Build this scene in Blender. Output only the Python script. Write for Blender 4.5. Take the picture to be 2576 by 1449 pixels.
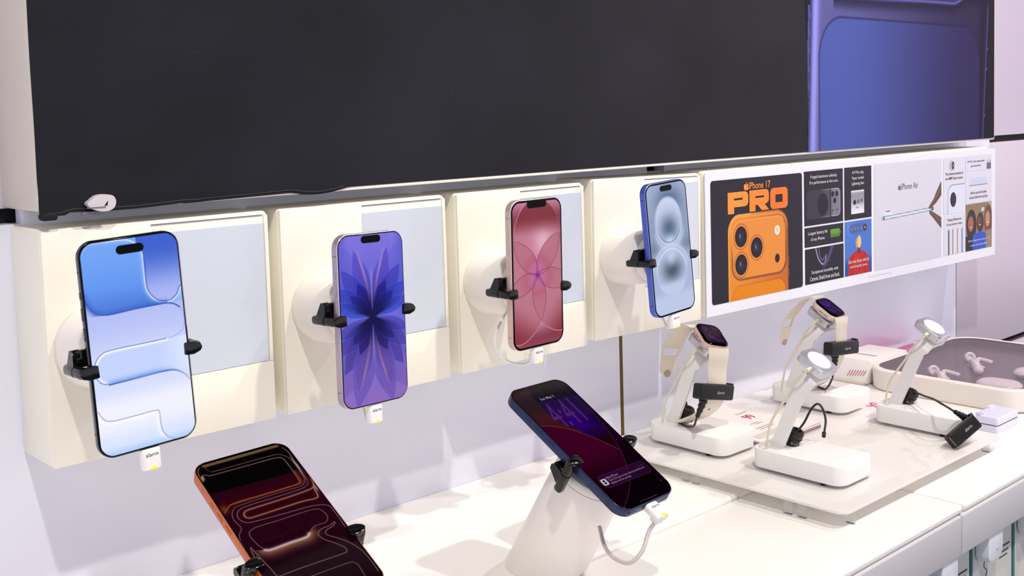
import bpy, bmesh, math
import numpy as np
from mathutils import Matrix, Vector

for o in list(bpy.data.objects):
    bpy.data.objects.remove(o, do_unlink=True)
S = bpy.context.scene
COL = S.collection

# ------------------------------------------------------------------ camera
# metres; X runs right along the wall, Y into the wall, Z up
def cam_rot(rx, ry, rz):
    cx, sx = math.cos(rx), math.sin(rx); cy, sy = math.cos(ry), math.sin(ry); cz, sz = math.cos(rz), math.sin(rz)
    yaw = np.array([[cz, -sz, 0], [sz, cz, 0], [0, 0, 1]])
    pitch = np.array([[1, 0, 0], [0, cx, -sx], [0, sx, cx]])
    roll = np.array([[cy, 0, sy], [0, 1, 0], [-sy, 0, cy]])
    return yaw @ pitch @ roll
FPX, PX, PY = 2754.42, 1309.33, 487.29
RM = cam_rot(-.07059, .0279, -.7432)
cd = bpy.data.cameras.new('camera'); cam = bpy.data.objects.new('camera', cd); COL.objects.link(cam)
cd.sensor_width = 36; cd.sensor_fit = 'HORIZONTAL'; cd.lens = 36 * FPX / 2576
cd.shift_x = (1288 - PX) / 2576; cd.shift_y = (PY - 724.5) / 2576
cd.clip_start = .01; cd.clip_end = 50
cm = Matrix.Identity(4)
for i in range(3):
    cm[i][0] = RM[i, 0]; cm[i][1] = RM[i, 2]; cm[i][2] = -RM[i, 1]
cm.translation = (-.31502, -.85227, .26103)
cam.matrix_world = cm
S.camera = cam

# ------------------------------------------------------------------ light
S.view_settings.view_transform = 'Standard'; S.view_settings.look = 'None'
S.view_settings.exposure = 0; S.view_settings.gamma = 1; S.view_settings.use_curve_mapping = False
W = bpy.data.worlds.new('store_ambience'); S.world = W; W.use_nodes = True
nt = W.node_tree; nt.nodes.clear()
out = nt.nodes.new('ShaderNodeOutputWorld'); bg = nt.nodes.new('ShaderNodeBackground')
tc = nt.nodes.new('ShaderNodeTexCoord'); sep = nt.nodes.new('ShaderNodeSeparateXYZ')
ramp = nt.nodes.new('ShaderNodeValToRGB'); mr = nt.nodes.new('ShaderNodeMapRange')
mr.inputs['From Min'].default_value = -1; mr.inputs['From Max'].default_value = 1
nt.links.new(tc.outputs['Generated'], sep.inputs[0]); nt.links.new(sep.outputs['Z'], mr.inputs['Value'])
nt.links.new(mr.outputs[0], ramp.inputs[0]); nt.links.new(ramp.outputs[0], bg.inputs[0]); nt.links.new(bg.outputs[0], out.inputs[0])
e = ramp.color_ramp.elements
e[0].position = 0; e[0].color = (.62, .62, .70, 1)
e[1].position = .48; e[1].color = (.60, .60, .68, 1)
for p, c in ((.56, (.62, .60, .70, 1)), (.74, (.30, .27, .33, 1)), (.82, (.02, .008, .016, 1)), (1.0, (.02, .012, .016, 1))):
    n_ = e.new(p); n_.color = c
bg.inputs[1].default_value = 1.6

def lamp(name, kind, loc, target, power, size, color, spot=None, blend=.6):
    d = bpy.data.lights.new(name, kind); d.energy = power; d.color = color
    o = bpy.data.objects.new(name, d); COL.objects.link(o); o.location = loc
    o.rotation_euler = (Vector(target) - Vector(loc)).to_track_quat('-Z', 'Y').to_euler()
    if kind == 'AREA':
        d.shape = 'RECTANGLE'; d.size = size[0]; d.size_y = size[1]
    else:
        d.shadow_soft_size = size
    if kind == 'SPOT':
        d.spot_size = math.radians(spot); d.spot_blend = blend
    return o
lamp('ceiling_spot', 'SPOT', (-.50, -1.45, 2.45), (.30, -.10, 0), 150, .045, (1, .955, .86), 70)
lamp('ceiling_spot', 'SPOT', (.95, -1.50, 2.45), (.50, -.12, 0), 150, .045, (1, .955, .86), 75)
lamp('ceiling_spot', 'SPOT', (2.1, -1.1, 2.3), (1.1, -.12, -.1), 84, .045, (1, .93, .90), 60)
lamp('magenta_sign_light', 'AREA', (2.9, -.9, .9), (1.6, .06, .0), 5, (.8, .5), (1, .25, .62))

# ------------------------------------------------------------------ materials
def lin(c):
    return tuple(((v / 255) / 12.92 if v / 255 <= .04045 else ((v / 255 + .055) / 1.055) ** 2.4) for v in c[:3]) + (1,)
def mat(name, col, rough=.5, metal=0, spec=.5, coat=0, emit=None, es=1, noise=0, nscale=60, bump=0, bscale=400, trans=0, alpha=1, ior=1.45, attr=None, coat_rough=.03):
    m = bpy.data.materials.new(name); m.use_nodes = True
    t = m.node_tree; b = t.nodes['Principled BSDF']
    b.inputs['Base Color'].default_value = lin(col); b.inputs['Roughness'].default_value = rough
    b.inputs['Metallic'].default_value = metal; b.inputs['Specular IOR Level'].default_value = spec
    b.inputs['Coat Weight'].default_value = coat; b.inputs['Coat Roughness'].default_value = coat_rough
    b.inputs['Transmission Weight'].default_value = trans; b.inputs['IOR'].default_value = ior
    b.inputs['Alpha'].default_value = alpha
    if emit is not None:
        b.inputs['Emission Color'].default_value = lin(emit); b.inputs['Emission Strength'].default_value = es
    if attr:
        a = t.nodes.new('ShaderNodeAttribute'); a.attribute_name = 'Col'
        t.links.new(a.outputs['Color'], b.inputs['Emission Color' if attr == 'emit' else 'Base Color'])
        if attr == 'emit': b.inputs['Emission Strength'].default_value = es
    if noise or bump:
        tx = t.nodes.new('ShaderNodeTexCoord')
    if noise:
        n = t.nodes.new('ShaderNodeTexNoise'); n.inputs['Scale'].default_value = nscale; n.inputs['Detail'].default_value = 4
        t.links.new(tx.outputs['Object'], n.inputs['Vector'])
        mx = t.nodes.new('ShaderNodeMix'); mx.data_type = 'RGBA'
        c = lin(col); k = 1 - noise
        mx.inputs['A'].default_value = (c[0] * k, c[1] * k, c[2] * k, 1); mx.inputs['B'].default_value = c
        t.links.new(n.outputs['Fac'], mx.inputs['Factor']); t.links.new(mx.outputs['Result'], b.inputs['Base Color'])
    if bump:
        n2 = t.nodes.new('ShaderNodeTexNoise'); n2.inputs['Scale'].default_value = bscale
        t.links.new(tx.outputs['Object'], n2.inputs['Vector'])
        bp = t.nodes.new('ShaderNodeBump'); bp.inputs['Strength'].default_value = bump; bp.inputs['Distance'].default_value = .001
        t.links.new(n2.outputs['Fac'], bp.inputs['Height']); t.links.new(bp.outputs['Normal'], b.inputs['Normal'])
    return m
M_wall = mat('white_laminate', (232, 234, 247), .16, spec=.45, noise=.04, nscale=3)
M_wallR = mat('pale_laminate', (212, 204, 216), .2, spec=.4, noise=.03, nscale=3)
M_slot = mat('dark_slot', (10, 10, 10), .8, noise=.2)
M_olive = mat('olive_filler', (104, 84, 30), .7, noise=.35, nscale=90)
M_board = mat('grey_backing_board', (236, 240, 250), .5, noise=.04)
M_cream = mat('cream_plastic', (250, 246, 231), .42, noise=.03, nscale=8)
M_card = mat('blank_ticket_card', (212, 220, 231), .12, spec=.5, noise=.03, nscale=6)
M_counter = mat('white_counter', (249, 247, 242), .28, noise=.02, nscale=5, spec=.4)
M_fascia = mat('white_fascia', (204, 204, 206), .4, noise=.02)
M_whiteP = mat('white_plastic', (248, 246, 243), .33, noise=.02, nscale=20)
M_whiteM = mat('white_painted_steel', (236, 234, 232), .3, noise=.02, nscale=20)
M_standW = mat('warm_white_plastic', (246, 241, 234), .3, noise=.02, nscale=20)
M_blackG = mat('gloss_black_plastic', (9, 9, 9), .14, spec=.5, bump=.02)
M_blackS = mat('satin_black_plastic', (16, 16, 15), .35, noise=.2)
M_fabric = None
M_glass = mat('black_glass', (2, 2, 3), .04, spec=.14, noise=.1)
M_txt = mat('grey_print', (70, 72, 80), .6, noise=.05)
M_yellow = mat('yellow_lamp', (250, 205, 10), .4, emit=(255, 215, 0), es=.9, noise=.02)
M_chrome = mat('polished_chrome', (206, 208, 216), .24, metal=.7, noise=.03)
M_disc = mat('white_charging_disc', (252, 252, 252), .25, emit=(255, 255, 255), es=.0, noise=.01)
M_cream_cable = mat('cream_cable_rubber', (226, 220, 196), .45, noise=.03)
M_strap = mat('cream_silicone', (232, 222, 204), .45, noise=.03, nscale=30)
M_green_black = mat('dark_green_cable', (34, 42, 38), .4, noise=.1)
M_rose = mat('rose_gold_aluminium', (212, 182, 172), .34, metal=.4, noise=.04)
M_pinksilver = mat('pale_rose_aluminium', (226, 208, 202), .34, metal=.4, noise=.04)

def fabric():
    m = bpy.data.materials.new('black_stretch_fabric'); m.use_nodes = True
    t = m.node_tree; b = t.nodes['Principled BSDF']
    tx = t.nodes.new('ShaderNodeTexCoord')
    wv = t.nodes.new('ShaderNodeTexWave'); wv.inputs['Scale'].default_value = 420; wv.bands_direction = 'X'; wv.inputs['Distortion'].default_value = .4
    ns = t.nodes.new('ShaderNodeTexNoise'); ns.inputs['Scale'].default_value = 5; ns.inputs['Detail'].default_value = 3
    ns2 = t.nodes.new('ShaderNodeTexNoise'); ns2.inputs['Scale'].default_value = 700; ns2.inputs['Detail'].default_value = 2
    for n in (wv, ns, ns2): t.links.new(tx.outputs['Object'], n.inputs['Vector'])
    r = t.nodes.new('ShaderNodeValToRGB'); r.color_ramp.elements[0].color = lin((24, 25, 31)); r.color_ramp.elements[1].color = lin((36, 37, 44))
    r.color_ramp.elements[0].position = .3; r.color_ramp.elements[1].position = .7
    t.links.new(ns.outputs['Fac'], r.inputs[0])
    r2 = t.nodes.new('ShaderNodeValToRGB'); r2.color_ramp.elements[0].position = .72; r2.color_ramp.elements[1].position = .82
    r2.color_ramp.elements[0].color = (0, 0, 0, 1); r2.color_ramp.elements[1].color = (.06, .06, .07, 1)
    t.links.new(ns2.outputs['Fac'], r2.inputs[0])
    ad = t.nodes.new('ShaderNodeMix'); ad.data_type = 'RGBA'; ad.blend_type = 'ADD'; ad.inputs['Factor'].default_value = 1
    t.links.new(r.outputs[0], ad.inputs['A']); t.links.new(r2.outputs[0], ad.inputs['B'])
    t.links.new(ad.outputs['Result'], b.inputs['Base Color'])
    b.inputs['Roughness'].default_value = .85; b.inputs['Specular IOR Level'].default_value = .12
    b.inputs['Sheen Weight'].default_value = .08
    bp = t.nodes.new('ShaderNodeBump'); bp.inputs['Strength'].default_value = .25; bp.inputs['Distance'].default_value = .0006
    t.links.new(wv.outputs['Fac'], bp.inputs['Height']); t.links.new(bp.outputs['Normal'], b.inputs['Normal'])
    return m
M_fabric = fabric()

def acrylic(name, tint, alpha, k=1.):
    m = bpy.data.materials.new(name); m.use_nodes = True
    t = m.node_tree; t.nodes.clear()
    o = t.nodes.new('ShaderNodeOutputMaterial'); tr = t.nodes.new('ShaderNodeBsdfTransparent'); tr.inputs[0].default_value = lin(tint)
    pb = t.nodes.new('ShaderNodeBsdfPrincipled'); pb.inputs['Base Color'].default_value = lin(tint); pb.inputs['Roughness'].default_value = .05
    lw = t.nodes.new('ShaderNodeLayerWeight'); lw.inputs[0].default_value = .12
    ma = t.nodes.new('ShaderNodeMath'); ma.operation = 'ADD'; ma.inputs[1].default_value = alpha; ma.use_clamp = True
    mx = t.nodes.new('ShaderNodeMixShader')
    mk_ = t.nodes.new('ShaderNodeMath'); mk_.operation = 'MULTIPLY'; mk_.inputs[1].default_value = k
    t.links.new(lw.outputs['Fresnel'], mk_.inputs[0]); t.links.new(mk_.outputs[0], ma.inputs[0]); t.links.new(ma.outputs[0], mx.inputs[0])
    t.links.new(tr.outputs[0], mx.inputs[1]); t.links.new(pb.outputs[0], mx.inputs[2]); t.links.new(mx.outputs[0], o.inputs[0])
    return m
M_acryl = acrylic('frosted_acrylic', (250, 248, 246), .62)
M_clear = acrylic('clear_acrylic', (248, 250, 250), .12)
M_smoke = acrylic('display_window', (248, 245, 248), .0, .16)

# ------------------------------------------------------------------ object helpers
WM = {}
def link(o, parent, world):
    COL.objects.link(o)
    if parent is not None:
        o.parent = parent
        WM[o] = WM[parent]
    else:
        o.matrix_world = world; WM[o] = world.copy()
def tag(o, label=None, cat=None, group=None, kind=None):
    if label: o['label'] = label
    if cat: o['category'] = cat
    if group: o['group'] = group
    if kind: o['kind'] = kind
    return o
def thing(name, label, cat, world, group=None):
    o = bpy.data.objects.new(name, None); o.empty_display_size = .02
    if not isinstance(world, Matrix): world = Matrix.Translation(world)
    link(o, None, world); return tag(o, label, cat, group)
def part(name, bm, m, parent=None, M=None, smooth=35, world=None, label=None):
    """bm in the coordinates of M (default the parent's frame, or the world)."""
    if parent is not None:
        if M is not None: bm.transform(WM[parent].inverted() @ M)
        w = None
    else:
        w = world if world is not None else Matrix.Identity(4)
        if M is not None: bm.transform(M)
        bm.transform(w.inverted())
    bmesh.ops.recalc_face_normals(bm, faces=bm.faces[:]) if smooth != 'keep' else None
    me = bpy.data.meshes.new(name); bm.to_mesh(me); bm.free()
    me.materials.append(m)
    if smooth and smooth != 'keep':
        me.polygons.foreach_set('use_smooth', [True] * len(me.polygons))
        try: me.set_sharp_from_angle(angle=math.radians(smooth))
        except Exception: pass
    o = bpy.data.objects.new(name, me); link(o, parent, w)
    if label: o['label'] = label
    return o
def solo(name, bm, m, label, cat, loc=(0, 0, 0), M=None, group=None, smooth=35):
    o = part(name, bm, m, None, M, smooth, Matrix.Translation(loc)); return tag(o, label, cat, group)
def struct(name, bm, m, parent=None, M=None):
    o = part(name, bm, m, parent, M, 35)
    if parent is None: o['kind'] = 'structure'
    return o
def B(): return bmesh.new()
def box(bm, x0, x1, y0, y1, z0, z1, bev=0, seg=2):
    v = [bm.verts.new(p) for p in ((x0, y0, z0), (x1, y0, z0), (x1, y1, z0), (x0, y1, z0), (x0, y0, z1), (x1, y0, z1), (x1, y1, z1), (x0, y1, z1))]
    fs = [bm.faces.new([v[i] for i in f]) for f in ((3, 2, 1, 0), (4, 5, 6, 7), (0, 1, 5, 4), (1, 2, 6, 5), (2, 3, 7, 6), (3, 0, 4, 7))]
    if bev:
        es = list({e for f in fs for e in f.edges})
        bmesh.ops.bevel(bm, geom=es, offset=bev, segments=seg, profile=.5, affect='EDGES')
    return bm
def BX(*a, **k): return box(B(), *a, **k)
def rr(w, h, r, n=8, cx=0, cy=0):
    pts = []
    r = max(min(r, w / 2 - 1e-6, h / 2 - 1e-6), 1e-6)
    for qx, qy, a0 in ((1, 1, 0), (-1, 1, 90), (-1, -1, 180), (1, -1, 270)):
        for i in range(n + 1):
            a = math.radians(a0 + 90 * i / n)
            pts.append((cx + qx * (w / 2 - r) + r * math.cos(a), cy + qy * (h / 2 - r) + r * math.sin(a)))
    return pts
def loft(rings, bm=None, cap=(True, True), closed=True):
    bm = bm or B()
    vs = [[bm.verts.new(p) for p in ring] for ring in rings]
    n = len(rings[0])
    for a, b in zip(vs, vs[1:]):
        for i in range(n if closed else n - 1):
            j = (i + 1) % n
            try: bm.faces.new((a[i], a[j], b[j], b[i]))
            except ValueError: pass
    if cap[0]: bm.faces.new(vs[0][::-1])
    if cap[1]: bm.faces.new(vs[-1])
    return bm
def slabY(w, h, r, y0, y1, bev=0, n=8, cx=0, cz=0, bm=None, bseg=3):
    """rounded rectangle in XZ, thickness along Y."""
    rings = []
    prof = []
    if bev:
        for i in range(bseg + 1):
            a = math.pi / 2 * i / bseg
            prof.append((bev * (1 - math.sin(a)), y0 + bev * (1 - math.cos(a))))
        for i in range(bseg + 1):
            a = math.pi / 2 * i / bseg
            prof.append((bev * (1 - math.cos(a)), y1 - bev * (1 - math.sin(a))))
    else:
        prof = [(0, y0), (0, y1)]
    for ins, y in prof:
        rings.append([(x, y, z) for x, z in rr(w - 2 * ins, h - 2 * ins, r - ins, n, cx, cz)])
    return loft(rings, bm)
def slabZ(w, h, r, z0, z1, bev=0, n=8, cx=0, cy=0, bm=None):
    b2 = slabY(w, h, r, -z1, -z0, bev, n, cx, cy, bm)
    if bm is None:
        for v in b2.verts: v.co = Vector((v.co.x, v.co.z, -v.co.y))
    return b2
def prismY(poly, y0, y1, bev=0, bm=None):
    b = bm or B()
    a = [b.verts.new((x, y0, z)) for x, z in poly]; c = [b.verts.new((x, y1, z)) for x, z in poly]
    n = len(poly); fs = [b.faces.new(a), b.faces.new(c[::-1])]
    for i in range(n): fs.append(b.faces.new((a[i], c[i], c[(i + 1) % n], a[(i + 1) % n])))
    if bev:
        bmesh.ops.bevel(b, geom=list({e for f in fs for e in f.edges}), offset=bev, segments=2, profile=.5, affect='EDGES')
    return b
def lathe(prof, n=48, axis='Y'):
    rings = []
    for r, h in prof:
        r = max(r, 1e-5)
        ring = []
        for i in range(n):
            a = 2 * math.pi * i / n
            c, s = r * math.cos(a), r * math.sin(a)
            ring.append((c, h, s) if axis == 'Y' else (c, s, h))
        rings.append(ring)
    return loft(rings)
def cr(pts, k=8, closed=False):
    P = [np.array(p, float) for p in pts]; n = len(P); outp = []
    for i in range(n if closed else n - 1):
        p1, p2 = P[i], P[(i + 1) % n]
        p0 = P[i - 1] if (i > 0 or closed) else 2 * p1 - p2
        p3 = P[(i + 2) % n] if (i + 2 < n or closed) else 2 * p2 - p1
        for j in range(k):
            t = j / k
            outp.append(.5 * ((2 * p1) + (-p0 + p2) * t + (2 * p0 - 5 * p1 + 4 * p2 - p3) * t * t + (-p0 + 3 * p1 - 3 * p2 + p3) * t ** 3))
    if not closed: outp.append(P[-1])
    return outp
def tube(pts, r, n=10, k=8, bm=None, taper=None, smooth=True):
    P = cr(pts, k) if smooth else [np.array(p, float) for p in pts]
    rings = []; up = None
    for i, p in enumerate(P):
        t = P[min(i + 1, len(P) - 1)] - P[max(i - 1, 0)]; t = t / (np.linalg.norm(t) + 1e-12)
        if up is None:
            up = np.cross(t, [0, 0, 1.]);
            if np.linalg.norm(up) < .1: up = np.cross(t, [0, 1., 0])
        up = up - t * (up @ t); up /= np.linalg.norm(up); s = np.cross(t, up)
        rad = r if taper is None else r + (taper - r) * i / (len(P) - 1)
        rings.append([tuple(p + rad * (math.cos(a) * up + math.sin(a) * s)) for a in [2 * math.pi * q / n for q in range(n)]])
    return loft(rings, bm)
def ribbon(pts, wdir, widths, th, k=10, holes=None):
    """strap: centreline pts, width along wdir, thickness th, rounded edges"""
    P = cr(pts, k); wd = np.array(wdir, float); wd /= np.linalg.norm(wd)
    m = len(P); ws = np.interp(np.linspace(0, 1, m), np.linspace(0, 1, len(widths)), widths)
    rings = []
    for i, p in enumerate(P):
        t = P[min(i + 1, m - 1)] - P[max(i - 1, 0)]; t /= np.linalg.norm(t)
        nn = np.cross(t, wd); nn /= np.linalg.norm(nn); w = ws[i] / 2; h = th / 2
        sec = [(w, -h * .4), (w, h * .4), (w - h, h), (-w + h, h), (-w, h * .4), (-w, -h * .4), (-w + h, -h), (w - h, -h)]
        rings.append([tuple(p + a * wd + b * nn) for a, b in sec])
    return loft(rings)
def TM(loc, X=(1, 0, 0), Y=(0, 1, 0), Z=(0, 0, 1)):
    m = Matrix.Identity(4)
    for c, v in enumerate((X, Y, Z)):
        v = Vector(v).normalized()
        for r_ in range(3): m[r_][c] = v[r_]
    m.translation = loc
    return m
_txt = {}
def text_bm(body, bold=0):
    key = (body, bold)
    if key not in _txt:
        cu = bpy.data.curves.new('t', 'FONT'); cu.body = body; cu.resolution_u = 3; cu.offset = bold; cu.align_x = 'LEFT'; cu.space_line = 1.15
        ob = bpy.data.objects.new('t', cu); COL.objects.link(ob)
        bpy.context.view_layer.update()
        me = bpy.data.meshes.new_from_object(ob.evaluated_get(bpy.context.evaluated_depsgraph_get()))
        bpy.data.objects.remove(ob); _txt[key] = me
    bm = B(); bm.from_mesh(_txt[key]); return bm
def lettering(body, x0, x1, z0, z1, y, m, parent, M, bold=.012, name='lettering', center=False):
    """text fitted to a rectangle in the XZ plane of frame M, facing -Y."""
    bm = text_bm(body, bold)
    xs = [v.co.x for v in bm.verts]; ys = [v.co.y for v in bm.verts]
    ax, bx, ay, by = min(xs), max(xs), min(ys), max(ys)
    for v in bm.verts:
        v.co = Vector((x0 + (v.co.x - ax) / (bx - ax) * (x1 - x0), y, z0 + (v.co.y - ay) / (by - ay) * (z1 - z0)))
    return part(name, bm, m, parent, M, smooth=0)

# ------------------------------------------------------------------ room shell
ZC = -.142
WY = .067
w = thing('wall_back', None, None, (0, WY, 0)); del_keys = [k for k in w.keys()]; w['kind'] = 'structure'
struct('lower_panel', BX(-1.6, .6912, WY, WY + .02, -.30, .186, bev=.0008), M_wall, w, Matrix.Identity(4))
struct('lower_panel', BX(.6972, 1.597, WY, WY + .02, -.30, .186, bev=.0008), M_wall, w, Matrix.Identity(4))
struct('seam_filler', BX(.6908, .6976, WY + .0006, WY + .03, -.30, .19), M_olive, w, Matrix.Identity(4))
struct('end_panel', BX(1.6, 3.2, WY, WY + .02, -.198, .186, bev=.001), M_wallR, w, Matrix.Identity(4))
struct('end_panel', BX(1.598, 3.2, WY, WY + .02, -.9, -.212, bev=.001), M_wallR, w, Matrix.Identity(4))
struct('slot_channel', BX(-1.6, 3.2, WY + .021, WY + .04, -.9, .24), M_slot, w, Matrix.Identity(4))
struct('upper_panel', BX(-1.6, 3.2, WY + .015, WY + .035, .198, 1.6, bev=.001), M_wallR, w, Matrix.Identity(4))

for x0, x1 in ((-.0173, .7435), (.7775, 1.72)):
    solo('backing_board', BX(x0, x1, WY - .006, WY + .012, .150, .1975, bev=.0008), M_board,
         'pale grey backing board behind the ticket boxes, left of the black gap' if x0 < 0 else 'pale grey backing board behind the poster, right of the black gap', 'board', (x0, WY, .15))

# counter
ct = thing('counter', 'long white glossy display counter running along the wall under the ticket boxes', 'counter', (0, -.15, ZC - .05))
lp_ = [(WY - .0003, ZC - .03), (-.1705, ZC - .03)] + [(-.1705 + .004 * (1 - math.cos(a)), ZC - .004 * (1 - math.sin(a))) for a in [math.pi / 2 * i / 6 for i in range(7)]] + [(WY - .0003, ZC)]
part('rear_ledge', loft([[(x, y, z) for y, z in lp_] for x in (-1.4, .612)]), M_counter, ct, Matrix.Identity(4))
ZF = ZC - .0035
part('worktop', BX(-1.4, .7462, -.350, -.172, ZF - .009, ZF, bev=.0035, seg=4), M_counter, ct, Matrix.Identity(4))
part('worktop', BX(.7492, 1.50, -.350, WY - .0003, ZF - .009, ZF, bev=.0035, seg=4), M_counter, ct, Matrix.Identity(4))
part('worktop', BX(.613, .7462, -.1712, WY - .001, ZF - .009, ZF, bev=.001, seg=2), M_counter, ct, Matrix.Identity(4))
for x0, x1 in ((-1.4, .7385), (.7405, 1.5)):
    part('front_panel', BX(x0, x1, -.352, -.336, -.1965, -.1545, bev=.0018, seg=3), M_fascia, ct, Matrix.Identity(4))
part('carcass', BX(-1.4, 1.5, -.300, WY - .001, -1.0, -.156), mat('under_counter_panel', (60, 62, 60), .6, noise=.1), ct, Matrix.Identity(4))
struct('floor', BX(-4, 5, -4, WY + .04, -1.05, -1.0), mat('grey_floor_tile', (150, 148, 150), .4, noise=.1, nscale=2))

# ------------------------------------------------------------------ ticket boxes on the wall
BW = .190; BH = .185
boxes = [(-.0259, 0.0, 0.0, 0, 'behind the large phone with pale blue screen', .194),
         (.1788, 0.0, 0.0, 0, 'behind the lavender phone', .188),
         (.3808, 0.0, 0.0, 0, 'behind the pink phone', .1845),
         (.5785, 0.0, 0.0, -1.2, 'behind the blue phone', .194)]
TOPZ = [.1842, .1842, .1858, .1858]
for i, (x0, y0, z0, roll, lb, bw) in enumerate(boxes):
    Mb = Matrix.Translation((x0, 0, 0)) @ Matrix.Rotation(math.radians(roll), 4, 'Y')
    if i == 3: Mb = Matrix.Translation((x0 - .001, 0, .0025)) @ Matrix.Rotation(math.radians(1.0), 4, 'Y')
    t = thing('ticket_box', 'cream box on the wall, ' + lb, 'box', Mb, 'cream ticket boxes on the wall')
    part('body', BX(0, bw, .002, WY, 0, BH, bev=.0035, seg=3), M_cream, t)
    part('front_plate', BX(.0005, .0875, 0, .0035, .0005, BH - .001, bev=.0012), M_cream, t)
    part('front_plate', BX(.0873, bw - .0005, 0, .0035, .0005, .0525, bev=.0012), M_cream, t)
    part('rim', BX(bw - .0045, bw - .0007, 0, .0035, .0525, BH - .003, bev=.001), M_cream, t)
    part('card_insert', BX(.0878, bw - .0052, .0008, .0024, .0532, BH - .0105), M_card, t)
    part('slot', BX(.0878, bw - .0052, .0012, .0022, BH - .0036, BH - .0032), M_txt, t)
for i in range(4):   # boxes covered by the long poster
    x0 = .7795 + i * .1995
    t = solo('ticket_box', BX(x0, x0 + .196, .0, WY, .001, .186, bev=.003, seg=3), M_cream,
         'cream box behind the long poster, only its top edge showing, %s' % ('nearest the phones', 'second from the phones', 'third from the phones', 'farthest from the phones')[i], 'box', (x0, 0, 0))

# ------------------------------------------------------------------ header sign box
hd = thing('overhead_sign_box', 'big white overhead sign box above the ticket boxes', 'sign', (0, 0, .2))
part('case', BX(-.026, 1.600, .001, .083, .1985, .78, bev=.003, seg=3), mat('sign_case_white', (226, 219, 208), .45, noise=.02), hd, Matrix.Identity(4))
part('bottom_trim', BX(-.024, 1.598, -.0012, .006, .1972, .2005, bev=.0008), M_cream, hd, Matrix.Identity(4))
part('end_trim', BX(1.596, 1.6005, -.001, .01, .199, .78), M_cream, hd, Matrix.Identity(4))
# black fabric banner: slightly rippled sheet with sagging hem
fb = B()
NX, NZ = 220, 40
xs = np.linspace(-.0262, 1.012, NX); grid = []
def hem(x):
    s = .2005
    if x < .2495:
        s = .1972 - .0012 * math.sin(x * 40) if x < .09 else .1972 + (x - .09) * .018
        if x < -.005: s = .1952
        if .19 < x < .2495: s -= .0035 * math.sin((x - .19) / .0595 * math.pi)
    return s
for j in range(NZ):
    row = []
    t_ = (j / (NZ - 1)) ** 1.8
    for x in xs:
        h0 = hem(x); z = h0 + (.78 - h0) * t_
        low = math.exp(-((z - h0) / .03) ** 2); lf = max(0, 1 - (x + .026) / .3)
        y = -.0022 - .0012 * low * lf - .0011 * math.sin(z * 55 + x * 18) * math.exp(-(z - .2) / .12) * lf - .0006 * math.sin(z * 16 + x * 3) - .0012 * math.exp(-((z - .212 + .05 * x) / .006) ** 2) * lf
        row.append(fb.verts.new((x, y, z)))
    grid.append(row)
for a, b in zip(grid, grid[1:]):
    for i in range(NX - 1): fb.faces.new((a[i], a[i + 1], b[i + 1], b[i]))
# hem return under the edge
ret = [fb.verts.new((x, .004, hem(x) - .0006)) for x in xs]
for i in range(NX - 1): fb.faces.new((ret[i], ret[i + 1], grid[0][i + 1], grid[0][i]))
bn = thing('banner', 'long black fabric banner with a blue phone printed at its right end', 'banner', (0, 0, .2))
part('fabric', fb, M_fabric, bn, Matrix.Identity(4), smooth=60)
part('stitching', tube([(x, -.0046 if x < .1 else -.0034, hem(x) + .0026) for x in np.linspace(-.02, .245, 30)], .00022, 5, 2), mat('charcoal_thread', (72, 72, 78), .7, noise=.1), bn, Matrix.Identity(4))
part('corner_knot', slabY(.012, .0055, .0022, -.0065, .003, .0016, cx=-.0195, cz=.1950), mat('dark_fabric_knot', (22, 22, 28), .9, noise=.2), bn, Matrix.Identity(4))

# ------------------------------------------------------------------ vertex-coloured print / screen grids
def sst(a, b, x):
    t = np.clip((x - a) / (b - a), 0, 1); return t * t * (3 - 2 * t)
def lina(c):
    c = np.clip(c, 0, 255) / 255
    return np.where(c <= .04045, c / 12.92, ((c + .055) / 1.055) ** 2.4)
def mixc(base, col, f):
    return base * (1 - f[..., None]) + np.array(col, float) * f[..., None]
def polydist(X, Z, pts, k=6, smooth=True):
    P = np.array(cr(pts, k)) if smooth else np.array(pts, float)
    best = np.full(X.shape, 1e9); side = np.zeros(X.shape); T = np.zeros(X.shape); n = len(P) - 1
    for i in range(n):
        a, b = P[i], P[i + 1]; d = b - a; L2 = d @ d + 1e-12
        t = np.clip(((X - a[0]) * d[0] + (Z - a[1]) * d[1]) / L2, 0, 1)
        dx = X - a[0] - t * d[0]; dz = Z - a[1] - t * d[1]; q = dx * dx + dz * dz
        m = q < best
        best = np.where(m, q, best); side = np.where(m, np.sign(d[0] * dz - d[1] * dx), side); T = np.where(m, (i + t) / n, T)
    return np.sqrt(best), side, T
def rrmask(X, Z, w, h, r):
    """signed distance (mm) to rounded rectangle"""
    qx = np.abs(X) - (w / 2 - r); qz = np.abs(Z) - (h / 2 - r)
    return np.hypot(np.maximum(qx, 0), np.maximum(qz, 0)) + np.minimum(np.maximum(qx, qz), 0) - r
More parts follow.
